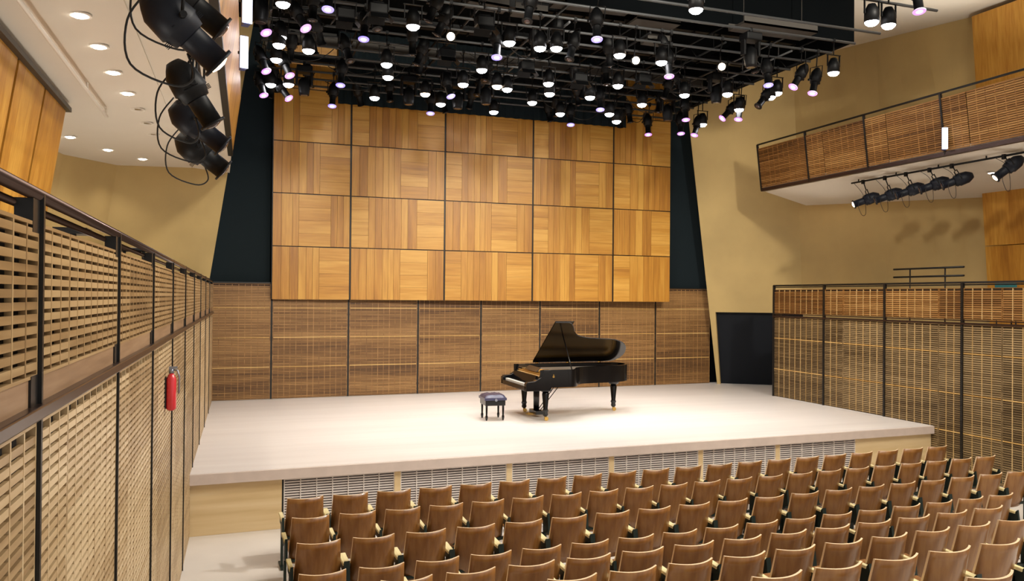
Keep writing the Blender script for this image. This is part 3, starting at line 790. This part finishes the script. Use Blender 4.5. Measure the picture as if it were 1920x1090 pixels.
bk = seat_back().build('backrest', [M['seat'], M['edge']], seat0)
m = MB(); m.hexa([(-.22, .19, .42), (.22, .19, .42), (.215, .25, .40), (-.215, .25, .40)], [(-.2, .13, .77), (.2, .13, .77), (.2, .145, .78), (-.2, .145, .78)])
m = MB(); m.hexa([(-.215, .18, .40), (.215, .18, .40), (.215, .56, .43), (-.215, .56, .43)], [(-.215, .18, .418), (.215, .18, .418), (.215, .56, .448), (-.215, .56, .448)])
m.build('seat', [M['seat']], seat0, bevel=.004)
arm_mb(.256).build('armrest', M['pad'], seat0, bevel=.006)
stand_mb(.256).build('leg', M['green'], seat0)
m = MB(); m.box(-.22, .25, .13, .17, .33, .36); m.build('crossbar', M['green'], seat0)
rowdef = [(9.93, .89, .5395, 20, FZ), (9.05, .87, .5155, 21, FZ), (8.10, .86, .5445, 20, FZ), (7.19, .80, .5225, 21, FZ),
          (6.28, .82, .538, 14, -.67), (5.41, .88, .5155, 13, -.5), (4.50, .88, .54, 11, -.32), (3.6, .9, .5155, 9, -.14)]
rown = ['front', 'second', 'third', 'fourth', 'fifth', 'sixth', 'seventh', 'eighth']
Cinv = cam.matrix_world.inverted()
def inview(p, pad=.06):
    v = Cinv @ Vector(p)
    if v.z > -.2: return False
    return abs(v.x / -v.z) < .6316 * (1 + pad) and abs(v.y / -v.z) < .3586 * (1 + pad)
first = True
for ri, (y0, x0, pitch, n, fz) in enumerate(rowdef):
    for k in range(n):
        x = x0 + pitch * k; y = y0 + .04 * (x - .89)
        if not (inview((x, y, fz + .83), .02) or inview((x + .2, y, fz + .83), .0)): continue
        o = seat0 if first else copy_tree(seat0); first = False
        o.location = (x, y, fz); o.rotation_euler = (0, 0, .04); 
        for ch in o.children:
            if ch.name.startswith('backrest'): ch.scale = (min(1, pitch / .54), 1, 1)
        tag(o, 'wooden theatre seat in the %s row, %s from the left aisle' % (rown[ri], ORD[k + 1]), 'seat', 'wooden seats in the %s row' % rown[ri])
        if k == 0:
            arm_mb(-.26).build('armrest', M['pad'], o, bevel=.006); stand_mb(-.26).build('leg', M['green'], o)

def smooth(P, n=6):
    P = [Vector(p) for p in P]; P = [P[0]] + P + [P[-1]]; out = []
    for i in range(1, len(P) - 2):
        for k in range(n):
            t = k / n; a, b, c, d = P[i - 1:i + 3]
            out.append(.5 * (2 * b + (c - a) * t + (2 * a - 5 * b + 4 * c - d) * t * t + (3 * b - a - 3 * c + d) * t ** 3))
    return out + [P[-1]]
# ---- lighting rig
for i, y in enumerate(PIPES):
    x1 = 11.0 if i < 11 or any(t[2] == i and t[3] > 5.2 for t in RIG) else 5.3
    m = MB(); m.tube([(-(x1 - .5) / 2, 0, 0), ((x1 - .5) / 2, 0, 0)], .024, 10); o = m.build('lighting_pipe', M['pipe'], None, loc=((x1 + .5) / 2, y, 7.2))
    tag(o, 'grey lighting pipe across the stage ceiling, %s from the back wall' % ORD[i + 1], 'pipe', 'lighting pipes above the stage')
for i, x in enumerate([.62, 2.3, 3.9, 5.6, 7.2, 8.8, 10.3, 10.95]):
    m = MB(); ys = 0 if x < 5.4 else 10
    ya_ = -5.9 if x < 5.4 else -.2
    for zz in (0, .32): m.tube([(0, ya_, zz), (0, 5.9, zz)], .022, 8)
    for k in range(ys, 20):
        y = -5.8 + k * .6; m.tube([(0, y, 0), (0, y + (.3 if k % 2 else .0), .32)], .01, 6)
    o = m.build('ladder_truss', M['body'] if i % 3 else M['pipe'], None, loc=(x, 13.3, 7.25)); tag(o, 'dark ladder truss running back to front above the stage pipes, %s from the left' % ORD[i + 1], 'truss', 'ladder trusses over the pipes')
    o['parts'] = 1; del o['parts']
for i, y in enumerate([9.4, 11.2, 13.9, 15.6, 17.4, 18.7]):
    m = MB(); xe = 5.1 if i > 1 else -.3; m.box(-5.1, xe, -.06, .06, -.05, .09)
    for k in range(18):
        x = -5 + k * .59
        if x > xe: continue
        m.box(x, x + .02, -.07, .07, -.09, .1)
    o = m.build('cable_tray', M['grey'] if i in (1, 4) else M['body'], None, loc=(5.9, y, 7.72)); tag(o, 'long cable tray in the ceiling void, %s from the front of the rig' % ORD[i + 1], 'tray', 'cable trays in the ceiling void')
for i, (x, y, z, w, d, h) in enumerate([(9.45, 12.55, 7.35, 1.6, .5, .04), (6.1, 13.3, 7.6, 1.5, .3, .04), (7.35, 13.3, 7.45, .9, .5, .04), (4.1, 13.2, 7.35, .7, .35, .04), (4.9, 13.3, 7.35, .6, .35, .04), (7.7, 13.8, 7.3, .5, .3, .04)]):
    m = MB(); m.box(-w / 2, w / 2, -d / 2, d / 2, 0, h); m.box(-w / 2, w / 2, -d / 2, -d / 2 + .02, 0, .14); m.box(-w / 2, w / 2, d / 2 - .02, d / 2, 0, .14)
    for sx in (-1, 1): m.tube([(sx * w * .4, 0, h), (sx * w * .4, 0, 8.55 - z)], .006, 6)
    o = m.build('reflector_panel', M['grey'], None, loc=(x, y, z)); o.rotation_euler = (.0, R_.uniform(-.04, .04), 0)
    tag(o, 'grey sheet metal tray hung among the stage lights, %s' % ['largest, at the right by the fascia', 'narrow, near the front centre', 'square, right of centre', 'small, left of centre', 'small, just left of the middle', 'smallest, right of the middle'][i], 'panel')

def clamp_mb(h):
    m = MB(); m.box(-.025, .025, -.03, .03, h - .03, h + .03); m.tube([(0, 0, h - .03), (0, 0, h - .12)], .012, 8); return m
def yoke_mb(w, top, bot):
    m = MB(); m.box(-w - .012, w + .012, -.015, .015, top - .006, top + .006)
    for s in (-1, 1): m.box(s * w - .006 - (.006 if s > 0 else -.006), s * w + .006 - (.006 if s > 0 else -.006), -.015, .015, bot, top)
    return m
def axis_obj(mb, name, mats, parent, aim, pivot=(0, 0, 0)):
    """mb modelled with its lens end toward -Z at the origin; turned so that it points along aim"""
    q = Vector((0, 0, -1)).rotation_difference(Vector(aim).normalized())
    mb.v = [tuple(q @ Vector(p) + Vector(pivot)) for p in mb.v]
    return mb.build(name, mats, parent)
def make_can(top, lens='lens_w'):
    """origin at the centre of the lens; top = height of the pipe above it"""
    r = empty('can_light')
    m = MB(); m.tube([(0, 0, .0), (0, 0, .16), (0, 0, .2), (0, 0, .27)], [.11, .106, .09, .055], 18, caps=True); m.build('body', M['body'], r)
    m = MB(); m.tube([(0, 0, .002), (0, 0, -.022), (0, 0, -.048), (0, 0, -.062)], [.102, .092, .062, .014], 18); m.build('lens', M[lens], r)
    yoke_mb(.14, .33, .12).build('yoke', M['body'], r)
    m = clamp_mb(top); m.tube([(0, 0, .33), (0, 0, top - .1)], .012, 8); m.build('clamp', M['body'], r)
    return r
def make_round(top):
    r = empty('round_light')
    v = Vector((-.33, -.9, -.28)).normalized()
    m = MB(); m.tube([(0, 0, 0), (0, 0, .1), (0, 0, .16)], [.085, .08, .04], 16); axis_obj(m, 'body', M['body'], r, v)
    m = MB(); m.tube([(0, 0, 0), (0, 0, -.02)], [.065, .05], 16); axis_obj(m, 'lens', M['lens_a'], r, v)
    m = MB(); m.tube([(0, .05, .05), (0, .05, .3)], .012, 8); m.build('yoke', M['body'], r)
    m = clamp_mb(top); m.tube([(0, .05, .3), (0, 0, top - .1)], .012, 8); m.build('clamp', M['body'], r)
    return r
def make_profile(top, aim, colour, scale=1.0, mat='body', hang=None):
    r = empty('spotlight'); a = Vector(aim).normalized(); s = scale
    m = MB(); m.tube([(0, 0, 0), (0, 0, .02), (0, 0, .022), (0, 0, .22), (0, 0, .23)], [.085 * s, .085 * s, .066 * s, .066 * s, .07 * s], 16); axis_obj(m, 'lens_tube', M[mat], r, a)
    m = MB(); m.tube([(0, 0, .23), (0, 0, .3), (0, 0, .31), (0, 0, .46), (0, 0, .52), (0, 0, .56)], [.085 * s, .1 * s, .11 * s, .1 * s, .07 * s, .045 * s], 16)
    for k in range(4): m.box(-.118 * s, .118 * s, -.01, .01, .26 + k * .01, .265 + k * .01)
    axis_obj(m, 'body', M[mat], r, a)
    rim = {'p': 'rim_p', 'v': 'rim_p', 'b': 'rim_b'}.get(colour)
    ln = {'p': 'lens_p', 'v': 'lens_b', 'b': 'lens_b', 'w': 'lens_a'}.get(colour, 'lens_d')
    m = MB(); m.tube([(0, 0, 0), (0, 0, -.008), (0, 0, -.02)], [.05 * s, .046 * s, .02 * s], 16); lo = axis_obj(m, 'lens', M[ln], r, a)
    if rim:
        m = MB(); m.tube([(0, 0, .004), (0, 0, -.006)], [.092 * s, .088 * s], 18); axis_obj(m, 'colour_frame', M[rim], r, a)
    c = -a * .34
    m = MB(); side = a.cross(Vector((0, 0, 1)))
    if side.length < .2: side = Vector((1, 0, 0))
    side.normalize(); hx = Vector(hang or (0, 0, top))
    up = (hx - c); t = c + up.normalized() * min(.22, up.length * .6)
    for sg in (-1, 1): m.tube([c + side * .12 * s * sg, t + side * .12 * s * sg, t], .01, 8)
    m.tube([c + side * .12 * s, c + side * .15 * s], .022, 8)
    m.build('yoke', M['body'], r)
    m = MB(); m.box(hx.x - .025, hx.x + .025, hx.y - .03, hx.y + .03, hx.z - .06, hx.z + .03); m.tube([t, hx], .011, 8); m.build('clamp', M['body'], r)
    return r
def make_mover(top):
    r = empty('moving_head_light')
    m = MB(); m.box(-.16, .16, -.13, .13, top - .22, top - .08); m.box(-.03, .03, -.03, .03, top - .08, top + .03); m.build('base', M['body'], r, bevel=.02)
    for s in (-1, 1):
        m = MB(); m.box(s * .15 - .025, s * .15 + .025, -.06, .06, top - .48, top - .2); m.build('fork_arm', M['body'], r, bevel=.015)
    z = top - .48; m = MB(); m.tube([(0, .02, z + .16), (0, .01, z + .1), (0, 0, z - .05), (0, -.01, z - .16), (0, -.01, z - .2)], [.06, .115, .12, .105, .1], 18); m.build('head', M['body'], r)
    m = MB(); m.tube([(0, -.01, z - .198), (0, -.01, z - .21)], [.08, .07], 16); m.build('lens', M['lens_d'], r)
    return r
def make_flood(top):
    r = empty('flood_light')
    m = MB(); m.box(-.14, .14, -.1, .1, -.02, .14); m.box(-.09, .09, -.06, .06, .14, .18); m.build('housing', M['body'], r, bevel=.02)
    m = MB()
    for k, (dx, dy, ax) in enumerate([(-.15, 0, 0), (.15, 0, 0), (0, -.11, 1), (0, .11, 1)]):
        if ax: m.hexa([(-.13, dy * 1.6, -.11), (.13, dy * 1.6, -.11), (.13, dy * 1.6 + .004, -.11), (-.13, dy * 1.6 + .004, -.11)], [(-.13, dy, -.02), (.13, dy, -.02), (.13, dy + .004, -.02), (-.13, dy + .004, -.02)])
        else: m.hexa([(dx * 1.5, -.09, -.11), (dx * 1.5 + .004, -.09, -.11), (dx * 1.5 + .004, .09, -.11), (dx * 1.5, .09, -.11)], [(dx, -.09, -.02), (dx + .004, -.09, -.02), (dx + .004, .09, -.02), (dx, .09, -.02)])
    m.build('barn_doors', M['body'], r)
    yoke_mb(.17, .26, .05).build('yoke', M['body'], r)
    m = clamp_mb(top); m.tube([(0, 0, .26), (0, 0, top - .1)], .012, 8); m.build('clamp', M['body'], r)
    return r
def clash(t, u): return (t[3] - u[3]) ** 2 + (t[4] - u[4]) ** 2 < .14
RIG = [t for t in RIG if not (t[0] == 'flood' and (any(u is not t and u[0] != 'flood' and clash(t, u) for u in RIG) or (t[2] > 10 and t[3] > 5.2)))]
words = {'can': ('black can light with a glowing white lens', 'light'), 'round': ('small lamp with a round glowing lens', 'light'), 'profile': ('', 'spotlight'), 'mover': ('black unlit moving head light', 'light'), 'flood': ('black unlit flood light with barn doors', 'light')}
cw = {'p': 'black spotlight with a purple-rimmed lens', 'v': 'black spotlight with a violet lens', 'b': 'black spotlight with a blue-rimmed lens', 'd': 'black spotlight with an unlit lens', 'a': 'black can light with a warm glowing lens'}
count = {}
RIG.sort(key=lambda t: (t[2], t[0], t[1], t[3]))
nlit = 0
for (kind, c, pi, x, y, z, ax, ay, az) in RIG:
    top = 7.2 - z
    if kind == 'can': o = make_can(top, 'lens_w' if c == 'w' else 'lens_a')
    elif kind == 'round': o = make_round(top)
    elif kind == 'profile': o = make_profile(top, (ax, ay, az), c, hang=(-ax * .34, 0, top))
    elif kind == 'mover': o = make_mover(top)
    else: o = make_flood(top)
    o.location = (x, y, z)
    key = (kind if kind != 'profile' else c, c, pi); count[key] = count.get(key, 0) + 1
    base = cw[c] if kind == 'profile' or c == 'a' else words[kind][0]
    where = 'hung on the %s pipe from the back wall' % ORD[pi + 1]
    tag(o, '%s, %s from left, %s pipe from the back' % (base, ORD[count[key]], ORD[pi + 1]), words[kind][1], {'can': 'can lights in the ceiling rig', 'round': 'round lamps in the ceiling rig', 'profile': 'coloured spotlights in the ceiling rig', 'mover': 'moving head lights in the ceiling rig', 'flood': 'flood lights in the ceiling rig'}[kind])
    if kind == 'can' and y > 11 and nlit % 2 == 0:
        lamp('lamp', 'SPOT', (0, 0, -.06), 190, (1, .93, .84), (0, 0, -1), .06, cone=84, blend=.7, parent=o)
    if kind == 'can': nlit += 1
# unlit spotlights filling the rig behind the lit ones
k = 0
for i, y in enumerate(PIPES):
    for j in range(5):
        x = 1.2 + j * 2.05 + R_.uniform(-.5, .5)
        if any(abs(t[3] - x) < .36 and abs(t[4] - y) < .3 for t in RIG) or (i > 10 and x > 5.1): continue
        a = Vector((R_.uniform(-.5, .5), R_.uniform(-.2, .6), -1)); zz = 6.95
        o = make_profile(7.2 - zz - .0 if False else .35, a, 'd', hang=None); o.location = (x, y, 6.85); k += 1
        tag(o, 'black unlit spotlight on the %s pipe from the back, %s dark one from left' % (ORD[i + 1], ORD[j + 1]), 'spotlight', 'dark spotlights in the ceiling rig')
# hanging cables
for i in range(26):
    x, y = R_.uniform(1, 10), R_.choice(PIPES[1:10]); m = MB(); pts = []; w = R_.uniform(.5, 1.3); sag = R_.uniform(.12, .4)
    for s in range(13):
        t = s / 12; pts.append((-w / 2 + w * t, .03 * math.sin(t * 9), -sag * 4 * t * (1 - t)))
    m.tube(pts, .009, 6); o = m.build('cable', M['cable'], None, loc=(x, y + .02, 7.18)); tag(o, 'black cable looping under the lighting pipes', 'cable', 'looped cables in the rig')

# ---- side spotlights under the balconies
def side_rail(name, P, Q, label, hangs, up):
    m = MB(); P, Q = Vector(P), Vector(Q); m.tube([(0, 0, 0), Q - P], .02, 10)
    for h in hangs: 
        p = (Q - P) * h; m.tube([p, p + Vector((0, 0, up))], .014, 8)
    o = m.build(name, M['body'], None, loc=P); tag(o, label, 'pipe')
side_rail('hanging_pipe', (13.2, 14.7, 5.03), (13.2, 10.4, 5.03), 'black lamp pipe under the right balcony', (.05, .3, .55, .8), .06)
Rl = [(14.35, 4.5), (13.72, 4.52), (13.15, 4.56), (12.55, 4.6), (12.02, 4.62), (10.9, 4.62)]
names = ['leftmost, nearest the stage', 'second from the stage end', 'third from the stage end', 'fourth from the stage end', 'fifth from the stage end', 'set apart at the far right']
for i, (y, z) in enumerate(Rl):
    aim = (-.72, .5 + .1 * i / 5, -.32) if i < 5 else (-.62, .45, -.62)
    o = make_profile(5.03 - z, aim, 'w' if i in (0, 5) else 'd', 1.15, 'bodyblue', hang=(-Vector(aim).normalized().x * .34, 0, 5.03 - z))
    o.location = (13.2 + Vector(aim).normalized().x * .34, y, z)
    m = MB(); m.tube(smooth([(0, 0, 4.98 - z), (.18, -.1, .2), (.25, -.1, -.18), (.1, -.15, -.24), (.0, -.15, -.05), (.1, -.1, .1)]), .005, 6); m.build('cable', M['cable'], o)
    tag(o, 'dark blue-black spotlight under the right balcony, %s' % names[i], 'spotlight', 'spotlights under the right balcony')
side_rail('hanging_pipe', (-.33, 3.6, 4.62), (-.30, 10.8, 4.62), 'black lamp pipe under the left balcony', (.1, .35, .6, .9), .53)
Ll = [(5.45, 3.86, (.66, .2, -.55), 'w', 1.3), (5.85, 4.2, (.7, .15, -.5), 'd', 1.2), (7.0, 3.78, (.5, .1, -.75), 'd', 1.25), (8.0, 3.78, (.66, .1, -.5), 'd', 1.35), (9.0, 3.7, (.66, .1, -.5), 'd', 1.5)]
ln = ['largest and nearest, warm lens', 'upper one behind the nearest', 'middle one with looped cable', 'fourth along the pipe', 'lowest and farthest']
for i, (y, z, aim, c, sc) in enumerate(Ll):
    a = Vector(aim).normalized()
    x = -.3 + a.x * .3
    o = make_profile(4.62 - z, aim, c, sc, 'bodyblue' if i in (0, 3) else 'body', hang=(-a.x * .3, -a.y * .3, 4.62 - z))
    o.location = (x, y, z)
    m = MB(); m.tube(smooth([(-a.x * .55, 0, .42), (-a.x * .55 - .12, 0, .22), (-a.x * .55 - .1, 0, -.05), (-a.x * .35, 0, -.16), (-a.x * .2, 0, -.1), (-a.x * .25, 0, .05)]), .007, 6); m.build('cable', M['cable'], o)
    m = MB(); h = .1 * sc; m.box(-.06, .06, -.01, .01, 0, 0.004); axis_obj(m, 'gate_knob', M['body'], o, a, tuple(-a * .3 + Vector((0, -.13, 0))))
    tag(o, 'black spotlight hung under the left balcony, %s' % ln[i], 'spotlight', 'spotlights under the left balcony')
# ---- led panels on the balcony fronts
def led(x, y, z, h, sgn, label, aim):
    r = empty('led_light', (x, y, z)); 
    m = MB(); m.box(-.035, .035, -.05, .05, -h / 2, h / 2); m.build('case', M['led_side'], r)
    m = MB(); ex = .0
    m.box(-.05, .05, -.062, -.05, -h / 2 + .01, h / 2 - .01); m.build('diffuser', M['led'], r)
    m = MB(); m.tube([(0, 0, .0), (-.06 * sgn, 0, .0)], .02, 8); m.build('bracket', M['steel'], r)
    r.rotation_euler = (0, 0, aim); tag(r, label, 'light', 'led panels on the balcony fronts')
led(.13, 10.75, 5.45, .42, 1, 'glowing white panel light on the left balcony front, farther one', .25)
led(.13, 8.75, 5.42, .5, 1, 'glowing white panel light on the left balcony front, nearer one', .25)
led(12.68, 11.72, 5.45, .42, -1, 'glowing white panel light on the right balcony front', -.6)
# ---- recessed downlights in the left gallery ceiling
def zc(x): return 5.145 + .119 * (x + .8) * 1.15 if x < -.8 else 5.15
for i, (x, y, lit) in enumerate([(-1.38, 8.66, 1), (-1.36, 9.69, 1), (-1.35, 10.77, 1), (-1.31, 11.85, 1), (-1.29, 12.85, 0), (-1.26, 13.86, 0), (-1.24, 14.8, 0), (-2.44, 14.6, 1), (-2.07, 15.97, 1), (-1.62, 17.2, 1)]):
    r = empty('downlight', (x, y, zc(x) - .012))
    m = MB(); n = 20
    for k in range(n):
        a, b2 = 2 * PI * k / n, 2 * PI * (k + 1) / n
        for (r0, r1, z0, z1) in ((.11, .085, 0, 0), (.085, .07, 0, .02)):
            m.poly([(r0 * math.cos(a), r0 * math.sin(a), z0), (r0 * math.cos(b2), r0 * math.sin(b2), z0), (r1 * math.cos(b2), r1 * math.sin(b2), z1), (r1 * math.cos(a), r1 * math.sin(a), z1)])
        m.poly([(.11 * math.cos(a), .11 * math.sin(a), 0), (.11 * math.cos(a), .11 * math.sin(a), .014), (.11 * math.cos(b2), .11 * math.sin(b2), .014), (.11 * math.cos(b2), .11 * math.sin(b2), 0)])
    m.build('trim_ring', M['white'], r)
    m = MB(); m.tube([(0, 0, .012), (0, 0, -.012 if lit else .008)], [.07, .05], 16); m.build('bulb', M['downlight'] if lit else M['lens_d'], r)
    row = 'main row' if i < 7 else 'far group'
    tag(r, '%s ceiling downlight in the left gallery, %s of the %s' % ('lit' if lit else 'unlit', ORD[(i if i < 7 else i - 7) + 1] + ' from the camera' if i < 7 else ORD[i - 6] + ' from the left', row), 'light', 'downlights in the left gallery ceiling')
    if lit: lamp('lamp', 'SPOT', (0, 0, -.05), 42, (1, .9, .76), (0, 0, -1), .04, cone=120, blend=.9, parent=r)
m = MB(); m.tube([(0, 0, 0), (.1, 7.6, 0)], .022, 10); 
for t in (.35, .8, .99): m.tube([(.1 * t, 7.6 * t, 0), (.1 * t, 7.6 * t, .1)], .015, 8)
tag(m.build('conduit', M['white'], None, loc=(-1.75, 5.0, 4.89)), 'white round pipe fixed under the left gallery ceiling', 'pipe')
# right gallery: downlights behind the balcony front
for (x, y) in ((14.2, 9.5), (14.2, 12.0)):
    r = empty('downlight', (x, y, 5.17 - .155 * 1.4 - .01)); m = MB(); m.tube([(0, 0, .01), (0, 0, -.012)], [.09, .08], 16); m.build('trim_ring', M['white'], r)
    m = MB(); m.tube([(0, 0, -.012), (0, 0, -.02)], [.06, .05], 16); m.build('bulb', M['downlight'], r)
    tag(r, 'round downlight in the right gallery soffit, %s the stage' % ('farther from' if y < 10 else 'nearer'), 'light', 'downlights in the right gallery')
    lamp('lamp', 'SPOT', (0, 0, -.05), 25, (1, .9, .76), (0, 0, -1), .04, cone=120, blend=.9, parent=r)
# ---- fire extinguisher on the left wall
r = empty('fire_extinguisher', (-.478, 7.8, 1.37)); tag(r, 'red fire extinguisher with a grey head on the left slatted wall', 'extinguisher')
m = MB(); m.tube([(0, 0, .0), (0, 0, .02), (0, 0, .28), (0, 0, .315), (0, 0, .33)], [.026, .043, .043, .026, .018], 18); m.build('cylinder', M['red'], r)
m = MB(); m.tube([(0, 0, .33), (0, 0, .37)], .022, 12); m.box(-.02, .05, -.016, .016, .37, .39); m.tube([(0, 0, .36), (.05, 0, .355), (.065, 0, .3), (.062, 0, .15)], .008, 8); m.build('valve', M['chrome'], r)
m = MB(); m.box(-.05, -.04, -.03, .03, .02, .3); m.build('wall_bracket', M['steel'], r)
# ---- guard rails and seats seen above the gallery fronts
def guard(name, P, Q, zb, z0, z1, label):
    P, Q = Vector(P), Vector(Q); r = empty(name, (P.x, P.y, zb)); d = Q - P
    m = MB()
    for z in (z0, z1): m.tube([(0, 0, z - zb), (d.x, d.y, z - zb)], .02, 10)
    m.build('bars', M['steel'], r)
    for t in (.25, .75):
        m = MB(); m.tube([(d.x * t, d.y * t, 0), (d.x * t, d.y * t, z1 - zb)], .014, 8); m.build('post', M['steel'], r)
    tag(r, label, 'rail')
guard('guard_rail', (13.6, 13.87), (13.6, 12.09), 1.62, 2.9, 3.07, 'black two-bar guard rail standing in the right gallery')
guard('guard_rail', (-.97, 8.0), (-.66, 8.02), 1.62, 2.68, 2.8, 'dark two-bar guard rail behind the left parapet')
m = MB(); m.box(-.1, .1, -.1, .1, 0, .04); m.box(-.02, .02, -.02, .02, -1.15, 0)
o = m.build('equipment_stand', M['steel'], None, loc=(-.98, 6.0, 2.79)); tag(o, 'dark flat-topped stand behind the left parapet, nearest the camera', 'stand')
for i in range(3):
    r = empty('gallery_chair', (13.75, 11.3 - .62 * i, 1.62))
    m = MB(); m.box(-.03, .01, -.22, .22, .6, 1.12); m.build('backrest', M['teal'], r, bevel=.01)
    m = MB(); m.box(-.0, .42, -.22, .22, .42, .47); m.build('seat', M['teal'], r, bevel=.01)
    for sx in (0, .38):
        for sy in (-.2, .2):
            m = MB(); m.tube([(sx, sy, 0), (sx, sy, .43 if sx else .62)], .012, 8); m.build('leg', M['steel'], r)
    tag(r, 'teal chair behind the right gallery front, %s from the stage' % ['first', 'second', 'third'][i], 'chair', 'teal chairs in the right gallery')
